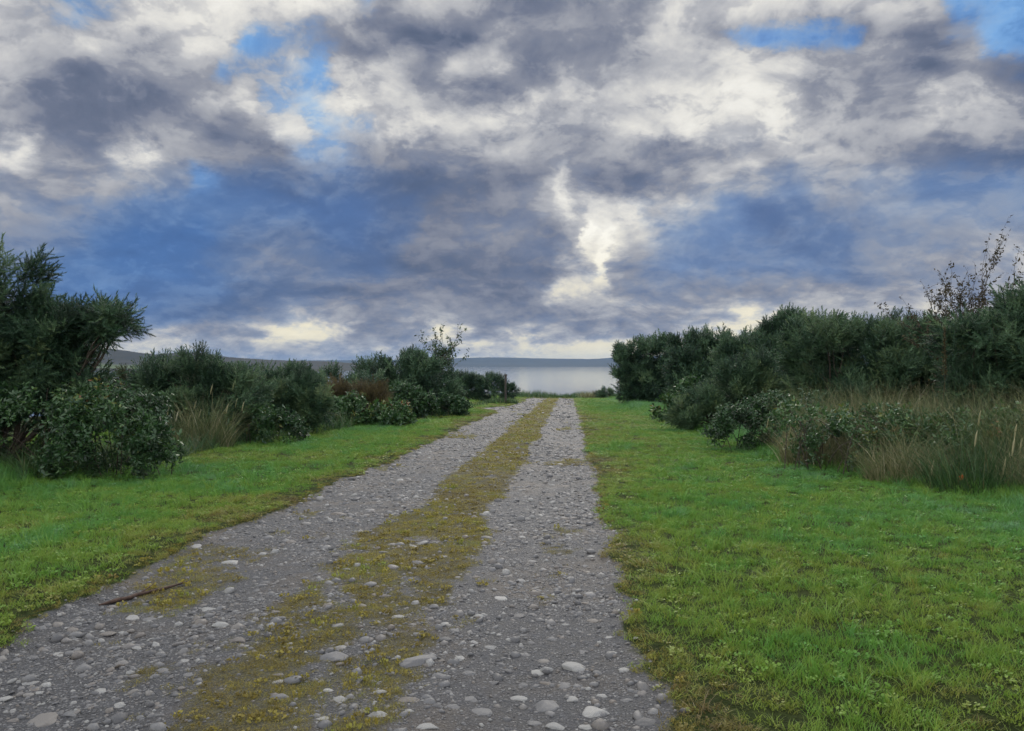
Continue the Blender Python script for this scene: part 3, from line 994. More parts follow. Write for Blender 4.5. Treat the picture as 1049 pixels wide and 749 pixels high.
sapling("sapling", "thin sapling with sparse leaves rising above the large dark gorse", "tree", at(447, 38.5), 4.5, .12, 10, 12, 2600, .12, BRAMBLE, (.30, .25), .030, bend=(.02, 0), loose=.33)
gorse("gorse_bush", "low dark green gorse behind the wooden post near the shore", "bush", at(492, 54.0),
      [(-1.6, .2, 1.0, 1.1, 1.0, 1.0), (-.9, .2, 1.15, 1.1, 1.0, 1.0), (-.3, .2, 1.25, 1.1, 1.0, .95), (.4, .2, 1.1, 1.1, 1.0, .95),  (1.0, .1, 1.0, 1.1, 1.0, .9), (2.0, 0, .65, .8, .9, .65)],
      2259, .42, PLUME_FAR, 13, None, group=GL, up=.15, tint=(.34, .2))
tussock("grass_tussock", "bright green long grass around the foot of the wooden post", "grass clump", at(514, 51.5), 1.1, 1100, .6, .03, RUSH, 14, (.72, .14), spread_=.3)

gorse("gorse_bush", "dull green gorse filling the hedge behind the leaning gorse and bramble mound", "bush", at(140, 23.0),
      [(-1.3, .2, 1.0, 1.0, .8, .8), (.1, .1, 1.2, 1.0, .8, .8), (1.2, .2, 1.15, .9, .8, .8)], 700, .55, PLUME_MID, 16, GORSE_BROWN, GL, up=.5, tint=(.5, .2))
gorse("gorse_bush", "dark green gorse joining the dry stalks to the rounded bluish gorse", "bush", at(262, 24.5),
      [(-1.2, .2, 1.1, .9, .8, .8), (0, .1, 1.3, .9, .8, .8), (1.2, .2, 1.1, .9, .8, .75)], 700, .55, PLUME_MID, 17, None, GL, up=.5, tint=(.38, .2))
gorse("gorse_bush", "dark gorse behind the rusty bracken on the left", "bush", at(340, 32.0),
      [(-1.3, .2, 1.1, 1.0, .9, .9), (.1, .2, 1.3, 1.0, .9, .8), (1.3, .2, 1.2, .9, .9, .9)], 520, .60, PLUME_FAR, 18, None, GL, up=.5, tint=(.36, .2))
bramble("bramble_bush", "small tangled bramble at the foot of the dry stalks on the left verge", "bush", at(246, 19.2),
        [(-.8, 0, .3, .7, .5, .4), (.2, 0, .42, .7, .5, .45), (1.0, .1, .35, .6, .5, .4)], 480, .34, SPRAY_MID, 19, tint=(.42, .24), canes=8)
rl = np.random.default_rng(45)
n = 9000
hx = rl.uniform(-60, 500, n)
hd = np.interp(hx, [-60, 60, 170, 240, 330, 400, 450, 500], [11.6, 12.0, 14.6, 17.8, 22.5, 28.0, 32.0, 47.0])
hd = hd * (1 + .02 + .16 * rl.random(n) ** 1.5 + .06 * fbm(hx * .05, hx * 0, 46, 3))
rr_ = hd * (hx - 524.5) / 780
X = -math.sin(YAW) * hd + math.cos(YAW) * rr_; Y = math.cos(YAW) * hd + math.sin(YAW) * rr_
lump = fbm(X * .8, Y * .8, 48, 4, .6)
kk = lump > -.16
X, Y, lump, hd = X[kk], Y[kk], lump[kk], hd[kk]
n = len(X)
tb = Bag(); tb.add(*stalks(np.stack([X, Y, ground_z(X, Y) - .03], -1), (.34 + 1.1 * np.maximum(lump, -.1)) * rl.uniform(.5, 1.3, n), .006 + .0004 * hd, .42, np.clip(.50 + .9 * lump + rl.normal(0, .2, n), .02, .98), rl, 4, .7))
tag(link("rough_grass", tb.mesh("rough_grass", RUSH)), kind='stuff')

# ------------------------------------------------------------------ hedges right of the track
gorse("gorse_bush", "dark tree-like gorse nearest the water, first of the right hand hedge", "bush", at(668, 50.0),
      [(-1.3, .2, 3.0, 1.3, 1.2, 1.1), (.3, .3, 3.4, 1.4, 1.3, 1.1), (-1.75, 0, 1.95, .85, .8, .65), (-.6, -.2, 1.6, 1.1, 1.0, 1.1), (1.3, 0, 2.4, 1.3, 1.2, 1.5), (.4, -.4, 1.2, 1.3, 1.0, 1.0), (1.6, -.2, 1.0, 1.0, 1.0, 1.0)],
      2358, .75, PLUME_FAR, 21, group=GR, up=.45, tint=(.30, .16), limbs=18, r_limb=.08)
gorse("gorse_bush", "dense rounded dark gorse second along the right hedge behind the leafy shrub", "bush", at(725, 39.0),
      [(-1.0, .2, 2.8, 1.2, 1.1, 1.2), (.5, .2, 3.0, 1.2, 1.1, 1.15), (1.6, 0, 2.5, 1.1, 1.0, 1.4), (-.9, -.1, 1.5, 1.2, 1.0, 1.2), (.8, -.3, 1.3, 1.4, 1.0, 1.2)],
      2358, .70, PLUME_FAR, 22, group=GR, up=.45, tint=(.32, .18), limbs=14, r_limb=.07)
gorse("gorse_bush", "highest dark crested gorse at the middle of the right hedge", "bush", at(812, 27.0),
      [(-1.3, .3, 2.5, 1.1, 1.0, 1.0), (-.2, .3, 2.95, 1.1, 1.0, .95), (1.0, .3, 2.9, 1.1, 1.0, .95), (-2.1, 0, 1.7, .9, .9, 1.0), (-.6, -.3, 1.5, 1.4, .9, 1.2), (1.0, -.2, 1.6, 1.2, .9, 1.2)],
      2794, .60, PLUME_MID, 23, group=GR, up=.5, tint=(.42, .2), limbs=14, r_limb=.06)
gorse("gorse_bush", "low grey green gorse reaching onto the grass beneath the highest crest", "bush", at(755, 24.0),
      [(-.9, 0, .75, .9, .8, .75), (.2, .1, 1.2, 1.0, .9, 1.0), (1.1, .1, 1.35, 1.0, .9, 1.0), (-1.5, 0, .45, .6, .6, .45)],
      1738, .55, PLUME_MID, 24, group=GR, up=.4, tint=(.55, .2))
gorse("gorse_bush", "wide flat-topped grey green gorse behind the tall dry grass on the right", "bush", at(905, 20.5),
      [(-1.6, .2, 2.2, 1.1, 1.0, 1.05), (-.4, .3, 2.45, 1.1, 1.0, .9), (.8, .2, 2.4, 1.1, 1.0, .9), (1.9, .2, 2.35, 1.1, 1.0, .95), (-1.2, -.3, 1.2, 1.3, .8, 1.0), (.4, -.3, 1.3, 1.4, .8, 1.1), (1.8, -.3, 1.3, 1.2, .8, 1.1)],
      3570, .55, PLUME_MID, 25, group=GR, up=.5, tint=(.52, .2), limbs=14)
gorse("gorse_bush", "near dark gorse with layered branches at the right edge of the photo", "bush", at(1045, 14.6),
      [(-.85, .1, 2.35, .6, .7, .45), (-.1, .2, 2.65, .6, .7, .4), (.5, .2, 2.85, .8, .8, .65), (.1, 0, 2.1, 1.0, .8, .6), (1.4, .2, 2.8, 1.0, .9, 1.0), (.5, -.2, 1.25, 1.2, .7, .8), (1.8, 0, 1.5, 1.1, .9, 1.1), (-.9, 0, 1.45, .6, .6, .5)],
      1987, .58, PLUME_NEAR, 26, group=GR, up=.3, fan=.5, tint=(.42, .2), limbs=14, r_limb=.06)
sapling("dry_shrub", "thin twiggy shrub with small brown leaves above the gorse at the right edge", "shrub", at(1024, 16.6), 4.55, .16, 26, 27, 9000, .065, RUST, (.16, .2), .024, bend=(.04, 0), loose=.40)
bramble("leafy_shrub", "small light green leafy shrub with pale twigs at the hedge foot by the grass", "shrub", at(700, 29.5),
        [(-.5, 0, .55, .6, .6, .55), (.3, 0, .85, .7, .6, .75), (.95, 0, .5, .6, .5, .5)], 561, .40, SPRAY_FAR, 28, tint=(.58, .18), canes=12)
bramble("bramble_bush", "dark glossy bramble between the low gorse and the tall dry grass", "bush", at(790, 17.6),
        [(-.7, 0, .5, .7, .6, .5), (.2, .1, .62, .8, .6, .6), (.9, .1, .55, .7, .6, .6)], 731, .34, SPRAY_NEAR, 29, tint=(.38, .2), canes=14)
bramble("bramble_bush", "pale leaved bramble stems tangled among the tall dry grass on the right", "bush", at(905, 12.8),
        [(-.6, .3, .55, .6, .5, .45), (.3, .4, .7, .6, .5, .4), (-1.2, .6, .8, .5, .5, .4)], 140, .34, SPRAY_NEAR, 30, tint=(.6, .2), canes=16, cane_len=1.8)
tussock("rush_tussock", "green rush tussock at the front of the right hedge by the photo edge", "grass clump", at(1012, 11.0), .85, 1500, 1.2, .009, RUSH, 31, (.5, .26), spread_=.26, heads=10)
tussock("grass_tussock", "brown matted dry stems in front of the tall grass, right verge", "grass clump", at(928, 12.0), .62, 1100, 1.15, .008, DRY, 32, (.48, .22), spread_=.34)
tussock("grass_tussock", "upright straw coloured dry grass at the left end of the tall grass bed", "grass clump", at(838, 14.6), .70, 1300, 1.2, .010, DRY, 33, (.55, .22), spread_=.22, heads=10)
o = root("dock_plant", tuple(at(966, 14.4)), "single tall rust brown seeding stem standing against the right gorse", "plant")
r9 = np.random.default_rng(91)
v_, f_ = limb([0, 0, -.1], [.04, 0, 2.65], .014, .005, r9, .01, 8)
db = Bag(); db.add(v_, f_, .3); link("stem", db.mesh("dock_stem", RUST), o)
db = Bag()
zz = r9.uniform(1.7, 2.6, 420); aa = r9.uniform(0, 6.28, 420); rr = r9.uniform(.005, .07, 420) * (1.1 - (zz - 1.4) / 1.5)
db.spread([leaf(.7)], np.stack([np.cos(aa) * rr + .03, np.sin(aa) * rr, zz], -1), unit(r9.normal(0, 1, (420, 3)) + [0, 0, .5]), r9.uniform(.015, .035, 420), np.clip(r9.normal(.45, .2, 420), 0, 1), r9)
link("seed_spray", db.mesh("dock_seeds", RUST), o)

# the bed of tall dry grass in front of the right hedge: nobody could count it
rt = np.random.default_rng(35)
n = 15000
bx = rt.uniform(795, 1130, n); bd = rt.uniform(0, 1, n)
front = np.interp(bx, [795, 830, 900, 960, 1049, 1130], [17.2, 14.9, 12.9, 11.6, 10.3, 9.2])
bd = front + bd ** 1.3 * 4.5
keep = fbm(bx * .02, bd * .9, 36, 4) > -.12
bx, bd, front = bx[keep], bd[keep], front[keep]
n = len(bx)
rr_ = bd * (bx - 524.5) / 780
X = -math.sin(YAW) * bd + math.cos(YAW) * rr_
Y = math.cos(YAW) * bd + math.sin(YAW) * rr_
P0 = np.stack([X, Y, ground_z(X, Y) - .04], -1)
hh = (0.60 + 1.0 * sstep(0, 1.2, bd - front)) * rt.uniform(.45, 1.1, n)
tt = np.clip(.40 + .8 * fbm(X * .9, Y * .9, 37, 3) + rt.normal(0, .20, n) + .02, .02, .98)
tb = Bag(); tb.add(*stalks(P0, hh, rt.uniform(.004, .010, n), .33, tt, rt, 4, .5, (-.05, -.05)))
tag(link("tall_grass", tb.mesh("tall_grass", DRY)), kind='stuff')
gk = (fbm(X * .8 + 5, Y * .8, 38, 3) > -.02) & (rt.random(n) < .55)
m_ = int(gk.sum())
tb = Bag(); tb.add(*stalks(P0[gk] + rt.normal(0, .03, (m_, 3)) * [1, 1, 0], hh[gk] * .85, rt.uniform(.005, .011, m_), .36, np.clip(rt.normal(.6, .22, m_), .02, .98), rt, 4, .6))
tag(link("green_rushes", tb.mesh("green_rushes", RUSH)), kind='stuff')
for i, (px_, d_, lb_) in enumerate(((868, 13.9, "low bramble with yellowing leaves in the left half of the tall grass bed"), (985, 12.6, "sprawling bramble among the grass behind the green rush tussock"), (1035, 11.9, "bramble with pale undersides at the photo's right edge behind the rushes"))):
    bramble("bramble_bush", lb_, "bush", at(px_, d_), [(-.5, .2, .5, .5, .4, .4), (.2, .2, .75, .5, .4, .35), (.6, .3, .45, .4, .4, .35)], 170, .32, SPRAY_NEAR, 70 + i, tint=(.62, .2), canes=10, cane_len=1.4)

# ------------------------------------------------------------------ the crest above the shore
tussock("grass_tussock", "small buff dry grass clump on the crest where the track ends", "grass clump", at(601, 69.0), .75, 500, .95, .03, DRY, 40, (.62, .18), spread_=.3)
gorse("gorse_bush", "tiny round green bush on the crest left of the tree-like gorse", "bush", at(622, 68.0), [(0, 0, .45, .65, .6, .5), (-.6, 0, .3, .4, .4, .3)], 220, .42, PLUME_FAR, 41, tint=(.55, .2), limbs=5, r_limb=.03)
gorse("gorse_bush", "tiny dull bush against the water beside the buff grass clump", "bush", at(612, 70.0), [(0, 0, .25, .5, .5, .32)], 120, .36, PLUME_FAR, 42, GORSE_BROWN, tint=(.6, .2), limbs=4, r_limb=.03)
rc = np.random.default_rng(43)
n = 11000
cx = rc.uniform(505, 652, n); cd = rc.uniform(68.5, 76.5, n)
rr_ = cd * (cx - 524.5) / 780
X = -math.sin(YAW) * cd + math.cos(YAW) * rr_; Y = math.cos(YAW) * cd + math.sin(YAW) * rr_
kk = (gravel_mask(X, Y) < .5) & (rc.random(n) < .35 + 1.6 * np.maximum(0, fbm(X * .9, Y * .6, 49, 3) + .3))
X, Y = X[kk], Y[kk]
n = len(X)
tb = Bag(); tb.add(*stalks(np.stack([X, Y, ground_z(X, Y) - .03], -1), rc.uniform(.12, .55, n) * np.maximum(.25, 1 + 2.6 * fbm(X * .7, Y * .4, 44, 4, .65)), np.full(n, .03), .3, np.clip(rc.normal(.6, .2, n), .02, .98), rc, 3))
tag(link("shore_grass", tb.mesh("shore_grass", RUSH)), kind='stuff')

# ------------------------------------------------------------------ turf, moss and gravel (nobody could count them)
def scatter(name, temps, pts, rot, scl, tint, which, mat):
    """one object whose points carry copies of a few small meshes"""
    kit = bpy.data.collections.new(name + "_kit")
    for i, (v_, f_, smooth) in enumerate(temps):
        me = make_mesh("%s_piece" % name, v_, f_, mat, smooth)
        kit.objects.link(bpy.data.objects.new("%s_piece_%02d" % (name, i), me))
    me = bpy.data.meshes.new(name)
    me.vertices.add(len(pts)); me.vertices.foreach_set('co', np.asarray(pts, np.float32).ravel())
    for k, v_ in (('rot', rot), ('scl', scl)):
        a = me.attributes.new(k, 'FLOAT_VECTOR', 'POINT'); a.data.foreach_set('vector', np.asarray(v_, np.float32).ravel())
    a = me.attributes.new('tint', 'FLOAT', 'POINT'); a.data.foreach_set('value', np.asarray(tint, np.float32))
    a = me.attributes.new('pick', 'INT', 'POINT'); a.data.foreach_set('value', np.asarray(which, np.int32))
    o = link(name, me)
    tag(o, kind='stuff')
    nt = bpy.data.node_groups.new(name + "_scatter", 'GeometryNodeTree')
    nt.interface.new_socket('Geometry', in_out='INPUT', socket_type='NodeSocketGeometry')
    nt.interface.new_socket('Geometry', in_out='OUTPUT', socket_type='NodeSocketGeometry')
    gi = nt.nodes.new('NodeGroupInput'); go = nt.nodes.new('NodeGroupOutput')
    ci = nt.nodes.new('GeometryNodeCollectionInfo')
    ci.inputs['Collection'].default_value = kit
    ci.inputs['Separate Children'].default_value = True
    ci.inputs['Reset Children'].default_value = True
    ip = nt.nodes.new('GeometryNodeInstanceOnPoints')
    ip.inputs['Pick Instance'].default_value = True
    def na(nm, ty):
        n = nt.nodes.new('GeometryNodeInputNamedAttribute'); n.data_type = ty
        n.inputs['Name'].default_value = nm
        return n.outputs['Attribute']
    nt.links.new(gi.outputs[0], ip.inputs['Points'])
    nt.links.new(ci.outputs[0], ip.inputs['Instance'])
    nt.links.new(na('pick', 'INT'), ip.inputs['Instance Index'])
    e2r = nt.nodes.new('FunctionNodeEulerToRotation')
    nt.links.new(na('rot', 'FLOAT_VECTOR'), e2r.inputs[0])
    nt.links.new(e2r.outputs[0], ip.inputs['Rotation'])
    nt.links.new(na('scl', 'FLOAT_VECTOR'), ip.inputs['Scale'])
    nt.links.new(ip.outputs[0], go.inputs[0])
    md = o.modifiers.new("scatter", 'NODES')
    md.node_group = nt
    return o


def turf_piece(n, rad, h, w, lean_, seed, segs=3):
    r = np.random.default_rng(seed)
    a = r.uniform(0, 6.28, n); q = np.sqrt(r.random(n)) * rad
    base = np.stack([np.cos(a) * q, np.sin(a) * q, np.full(n, -.01)], -1)
    v_, f_, _ = blades(base, h * r.uniform(.45, 1.15, n), r.normal(0, lean_, (n, 2)), w * r.uniform(.7, 1.3, n), np.zeros(n), r, segs, .6)
    return v_, f_, False


def weed_piece(n, rad, seed):
    """a rosette of small round leaves"""
    r = np.random.default_rng(seed)
    b = Bag()
    a = r.uniform(0, 6.28, n)
    el = r.uniform(.15, .7, n)
    q = rad * r.uniform(.3, 1, n)
    d = np.stack([np.cos(a) * np.cos(el), np.sin(a) * np.cos(el), np.sin(el)], -1)
    b.spread([leaf(.95, .06, .1)], np.stack([np.cos(a) * q * .6, np.sin(a) * q * .6, r.uniform(.005, .03, n)], -1), d, r.uniform(.014, .026, n), np.zeros(n), r)
    return np.concatenate(b.v), np.concatenate(b.f), False


def region(d0, d1, dens, r, pxa=-170, pxb=1230, xa=-14.5, xb=10.5):
    wa = d1 * (pxb - pxa) / 780.0
    n = int((d1 - d0) * wa * dens)
    d = r.uniform(d0, d1, n); lat = r.uniform(-.5, .5, n) * wa + d1 * ((pxa + pxb) / 2 - 524.5) / 780
    px = 524.5 + 780 * lat / d
    x = -math.sin(YAW) * d + math.cos(YAW) * lat
    y = math.cos(YAW) * d + math.sin(YAW) * lat
    k = (px > pxa) & (px < pxb) & (x > xa) & (x < xb)
    return x[k], y[k], d[k]


rg = np.random.default_rng(71)
GRASS = leaf_mat("grass_blade", [(0.0, (.10, .072, .030)), (.16, (.170, .150, .038)), (.38, (.170, .240, .036)), (.66, (.104, .230, .034)), (.86, (.080, .222, .052)), (1.0, (.13, .25, .12))], .5, .25, .3, True)
MOSS = leaf_mat("moss_blade", [(0.0, (.065, .046, .018)), (.35, (.150, .118, .025)), (.65, (.235, .200, .036)), (1.0, (.155, .205, .038))], .6, .3, .25, True)

turf = [turf_piece(22, .055, .062, .0046, .34, 1), turf_piece(24, .058, .054, .0044, .45, 2), turf_piece(20, .050, .075, .0050, .36, 3),
        turf_piece(28, .060, .044, .0042, .6, 4), weed_piece(26, .07, 5), turf_piece(26, .06, .16, .0055, .42, 6, 4)]
X_, Y_, Z_, SX, SZ, TI, PK = [], [], [], [], [], [], []
for d0, d1, dens, sc in ((2.6, 6, 300, .85), (6, 12, 230, 1.0), (12, 24, 105, 1.4), (24, 45, 46, 2.0), (45, 76, 24, 2.8)):
    x, y, d = region(d0, d1, dens, rg)
    gm = gravel_mask(x, y)
    el, er = edge_left(y), edge_right(y)
    side = np.where(x < -1.6, el - x, x - er)                      # distance into the turf
    bare = sstep(.10, .24, fbm(x * .75 + 9, y * .55, 81, 4, .6)) * np.exp(-np.maximum(side, 0) / .8) * .9
    front_l = np.interp(y, [6, 12, 18, 31, 46, 70], [-8.9, -8.9, -9.0, -7.2, -6.6, -6.4])
    front_r = np.interp(y, [6, 10, 16, 29, 50, 70], [6.6, 6.2, 4.7, 4.2, 4.1, 4.2])
    hedge = np.where(x < -1.6, front_l - x, x - front_r)           # above 0 inside the hedge
    keep = rg.random(len(x)) < (1 - np.clip(gm * 1.15, 0, 1)) * (1 - bare) * np.where(hedge > 1.2, .15, 1.0)
    x, y, d, side, hedge = x[keep], y[keep], d[keep], side[keep], hedge[keep]
    n = len(x)
    low = fbm(x * .33, y * .33, 84, 4); mid = fbm(x * 1.5, y * 1.5, 86, 4, .6)
    dry = np.exp(-np.maximum(side, 0) / .9)
    t_ = .64 + .66 * low + .70 * mid - .30 * dry + rg.normal(0, .09, n) + .16 * sstep(2.0, 4.5, side) * (x > 0) - .04 * (x < 0)
    lush = sstep(-.9, .1, hedge)
    hz = (1.0 + 1.0 * low + .9 * mid) * (.55 + .45 * sstep(0, .8, side)) * (1 + .7 * lush)
    p_ = rg.choice(6, n, p=[.25, .235, .22, .19, .075, .03])
    p_ = np.where(rg.random(n) < lush * .5, 5, p_)
    p_ = np.where((p_ == 4) & (d > 20), 0, p_)
    X_.append(x); Y_.append(y); Z_.append(ground_z(x, y)); SX.append(sc * rg.uniform(.8, 1.25, n)); SZ.append(np.clip(hz, .45, 2.4) * rg.uniform(.8, 1.2, n) * (1 + .1 * (sc - 1)))
    TI.append(np.clip(t_, .03, .98)); PK.append(p_)
x, y, z = map(np.concatenate, (X_, Y_, Z_)); sx, sz, ti, pk = map(np.concatenate, (SX, SZ, TI, PK))
n = len(x)
scatter("grass", turf, np.stack([x, y, z], -1), np.stack([rg.normal(0, .12, n), rg.normal(0, .12, n), rg.uniform(0, 6.28, n)], -1),
        np.stack([sx, sx, sz], -1), ti, pk, GRASS)
N_GRASS = n

moss_t = [turf_piece(46, .050, .022, .0030, .8, 21, 2), turf_piece(40, .045, .030, .0030, .7, 22, 2), turf_piece(52, .055, .017, .0032, 1.0, 23, 2), weed_piece(16, .05, 24)]
X_, Y_, Z_, SX, SZ, TI, PK = [], [], [], [], [], [], []
for d0, d1, dens, sc in ((2.6, 6, 1250, .72), (6, 12, 700, .95), (12, 24, 260, 1.4), (24, 45, 100, 2.1), (45, 75, 40, 3.2)):
    x, y, d = region(d0, d1, dens, rg, xa=-4.6, xb=1.6)
    mm = moss_mask(x, y) * gravel_mask(x, y)
    edge = (gravel_mask(x, y) > .02) * np.maximum(0, .75 - gravel_mask(x, y)) * .8
    keep = rg.random(len(x)) < np.maximum(mm ** 1.3 * .9, edge)
    x, y, d = x[keep], y[keep], d[keep]
    n = len(x)
    mid = fbm(x * 1.7, y * 1.7, 88, 4, .6)
    X_.append(x); Y_.append(y); Z_.append(ground_z(x, y)); SX.append(sc * rg.uniform(.75, 1.3, n)); SZ.append(np.clip(1 + 1.4 * mid, .4, 2) * rg.uniform(.7, 1.2, n) * (1 + .25 * (sc - 1)))
    TI.append(np.clip(.52 + .9 * mid + rg.normal(0, .12, n) + .12 * sstep(10, 25, d), .03, .98)); PK.append(rg.choice(4, n, p=[.33, .3, .32, .05]))
x, y, z = map(np.concatenate, (X_, Y_, Z_)); sx, sz, ti, pk = map(np.concatenate, (SX, SZ, TI, PK))
n = len(x)
scatter("moss", moss_t, np.stack([x, y, z], -1), np.stack([rg.normal(0, .12, n), rg.normal(0, .12, n), rg.uniform(0, 6.28, n)], -1),
        np.stack([sx, sx, sz], -1), ti, pk, MOSS)


def ico(sub):
    bm_ = __import__('bmesh').new()
    __import__('bmesh').ops.create_icosphere(bm_, subdivisions=sub, radius=1.0)
    v_ = np.array([w.co[:] for w in bm_.verts]); f_ = np.array([[q.index for q in w.verts] for w in bm_.faces])
    bm_.free()
    return v_, f_


def stone_shape(seed, sub, flat=.5, rough=.25):
    v_, f_ = ico(sub)
    r = np.random.default_rng(seed)
    a = r.uniform(0, 50, 3)
    k = 1 + rough * 1.6 * fbm(v_[:, 0] * 1.1 + a[0] + v_[:, 2] * .7, v_[:, 1] * 1.1 + a[1] + v_[:, 2] * 1.3, seed, 3) + rough * .25 * fbm(v_[:, 0] * 5 + a[2], v_[:, 1] * 5 + v_[:, 2] * 4, seed + 4, 2)
    # a few worn facets
    for _ in range(6):
        nrm = unit(r.normal(0, 1, 3)); dd = v_ @ nrm
        k = np.where(dd > .66, np.minimum(k, .74 / np.maximum(dd, .66)), k)
    v_ = v_ * k[:, None] * np.array([1, r.uniform(.62, .92), flat * r.uniform(.8, 1.2)])
    return v_, f_, True


def stone_material(name, instancer):
    m, gg = new_mat(name)
    pos = gg.node('ShaderNodeTexCoord').outputs['Object']
    rnd = attr(gg, 'tint', 'INSTANCER') if instancer else gg.sep(gg.node('ShaderNodeObjectInfo').outputs['Color'])[0]
    base = gg.ramp(rnd, [(0, (.040, .040, .043)), (.3, (.075, .076, .08)), (.55, (.125, .123, .122)), (.72, (.10, .083, .067)), (.82, (.175, .175, .17)), (1.0, (.25, .247, .232))])
    n = gg.noise(pos, 4.0 if instancer else 16.0, 6.0, .65)
    c = gg.mixc(gg.step(n, .42, .62), gg.mixc(.45, base, (.06, .058, .055)), base)
    p = principled(gg, c, gg.step(n, .3, .7, .42, .7), .45, bump(gg, n, .006, .6))
    m.node_tree.links.new(p.outputs[0], gg.out.inputs['Surface'])
    return m


GRAVEL = stone_material("gravel_stone", True)
peb = [stone_shape(600 + k, 2 if k < 3 else 1, .55, .35) for k in range(7)]
X_, Y_, Z_, SX, TI = [], [], [], [], []
for d0, d1, dens, s0 in ((2.6, 5, 3400, .0050), (2.6, 6, 260, .014), (2.6, 10, 120, .020), (9, 20, 80, .024), (5, 9, 1700, .0075), (9, 16, 520, .0125), (16, 32, 140, .021), (32, 70, 30, .040)):
    x, y, d = region(d0, d1, dens, rg, xa=-4.6, xb=1.6)
    keep = rg.random(len(x)) < gravel_mask(x, y) ** 2 * (1 - .85 * moss_mask(x, y)) * (.35 + .65 * sstep(-.12, .1, fbm(x * 1.1, y * .8, 90, 4)))
    x, y, d = x[keep], y[keep], d[keep]
    n = len(x)
    s = s0 * np.exp(rg.normal(0, .55, n)) * np.where(rg.random(n) < .09, 2.0, 1.0)
    s = np.minimum(s, s0 * 3.2)
    X_.append(x); Y_.append(y); Z_.append(ground_z(x, y) + s * rg.uniform(-.4, .1, n)); SX.append(s)
    TI.append(np.clip(rg.beta(1.5, 1.7, n), 0, 1))
x, y, z = map(np.concatenate, (X_, Y_, Z_)); sx, ti = map(np.concatenate, (SX, TI))
n = len(x)
scatter("gravel", peb, np.stack([x, y, z], -1), np.stack([rg.normal(0, .25, n), rg.normal(0, .25, n), rg.uniform(0, 6.28, n)], -1),
        np.stack([sx, sx, sx], -1), ti, rg.integers(0, 7, n), GRAVEL)

# ------------------------------------------------------------------ stones worn smooth in the wheel ruts
STONE = stone_material("worn_stone", False)
stone_mesh = []
for k in range(10):
    v_, f_, _ = stone_shape(700 + k, 4, .36, .34)
    stone_mesh.append(make_mesh("stone", v_, f_, STONE, True))


def ground_hit(px, py):
    d = 5.0
    for _ in range(30):
        p = at(px, d)
        d = .5 * d + .5 * (EYE - p[2]) * 780.0 / (py - 374.5)
    return at(px, d), d


GS = "stones embedded in the track"
known = [(561, 724, 36, "large grey oval stone, left one of the two biggest in the foreground"),
         (608, 730, 32, "large tan angular stone, right one of the two biggest in the foreground"),
         (588.5, 684, 26, "pale cream oval stone alone in the middle of the right rut"),
         (343, 673, 28, "grey rounded stone bedded in moss at the middle of the track"),
         (437, 744, 24, "pale flat stone at the bottom edge of the photo in the moss"),
         (624, 653, 14, "small bright cream pebble near the outer side of the right rut"),
         (428, 678, 30, "long narrow grey stone lying slantwise beside the mossy strip"),
         (45, 737, 42, "wide flat brownish stone in the left rut at the photo's bottom corner"),
         (510, 613, 19, "pale flattened stone near the top of the stony part of the right rut"),
         (409, 632, 16, "round pale stone at the tip of a mossy patch in the track"),
         (199, 560, 15, "pale flat stone beside the turf edge at the left rut's far bend"),
         (236, 576, 20, "flat pale slab in the left rut below the stone by the turf edge"),
         (662, 741, 26, "dark flat stone at the outer edge of the right rut in the foreground")]
plain = [(390, 709, 17), (389, 733, 26), (417, 718, 26), (451, 693, 21), (481, 717, 20), (492, 730, 24), (533, 716, 22), (578, 703, 21), (548, 741, 20), (607, 636, 14),
         (529, 631, 16), (545, 630, 15), (394, 628, 12), (394, 611, 12), (370, 621, 17), (428, 577, 16), (500, 551, 15), (349, 716, 18), (330, 737, 17), (455, 656, 16),
         (484, 658, 13), (501, 663, 16), (399, 689, 13), (427, 650, 13), (538, 671, 15), (551, 689, 17), (535, 702, 14), (586, 716, 18), (627, 669, 15), (640, 687, 15),
         (641, 717, 13), (654, 709, 12), (462, 724, 21), (449, 724, 13), (136, 633, 17), (153, 635, 16), (225, 641, 19), (200, 642, 14), (190, 663, 15), (167, 687, 15),
         (193, 691, 14), (245, 656, 15), (349, 663, 13), (394, 627, 11), (285, 691, 14), (74, 731, 18), (85, 692, 13), (122, 722, 15), (215, 625, 20), (347, 527, 16),
         (295, 527, 11), (357, 531, 12), (560, 700, 14), (571, 745, 22), (600, 745, 16), (505, 700, 13), (520, 688, 12), (470, 675, 12), (598, 668, 12), (612, 690, 11),
         (566, 655, 11), (580, 640, 10), (556, 612, 11), (590, 610, 10), (520, 590, 12), (545, 575, 11), (575, 588, 10), (600, 580, 9), (180, 600, 15), (110, 650, 16), (60, 670, 14), (30, 700, 18)]
spots = [(px, py, w, lb) for px, py, w, lb in known] + [(px, py, w, None) for px, py, w in plain]
rs = np.random.default_rng(77)
while len(spots) < 300:
    d = 3.6 + 26 * rs.random() ** 1.7
    xx = rs.choice([rs.normal(-.25, .42), rs.normal(-2.8, .5), rs.uniform(-3.4, .4)], p=[.6, .27, .13])
    yy = d
    if gravel_mask(xx, yy) < .9:
        continue
    w = rs.choice([.05, .065, .085, .11], p=[.35, .35, .2, .1]) * rs.uniform(.8, 1.2) * (1 + .02 * d)
    vd = view_d(xx, yy); px = float(view_px(xx, yy))
    if px < -20 or px > 1060:
        continue
    py = 374.5 + 780 * (EYE - float(ground_z(xx, yy))) / vd
    if py > 760 or any(abs(px - q[0]) < (w * 780 / vd + q[2]) * .5 and abs(py - q[1]) < (w * 780 / vd + q[2]) * .3 for q in spots):
        continue
    spots.append((px, py, w * 780 / vd, None))
first = {}
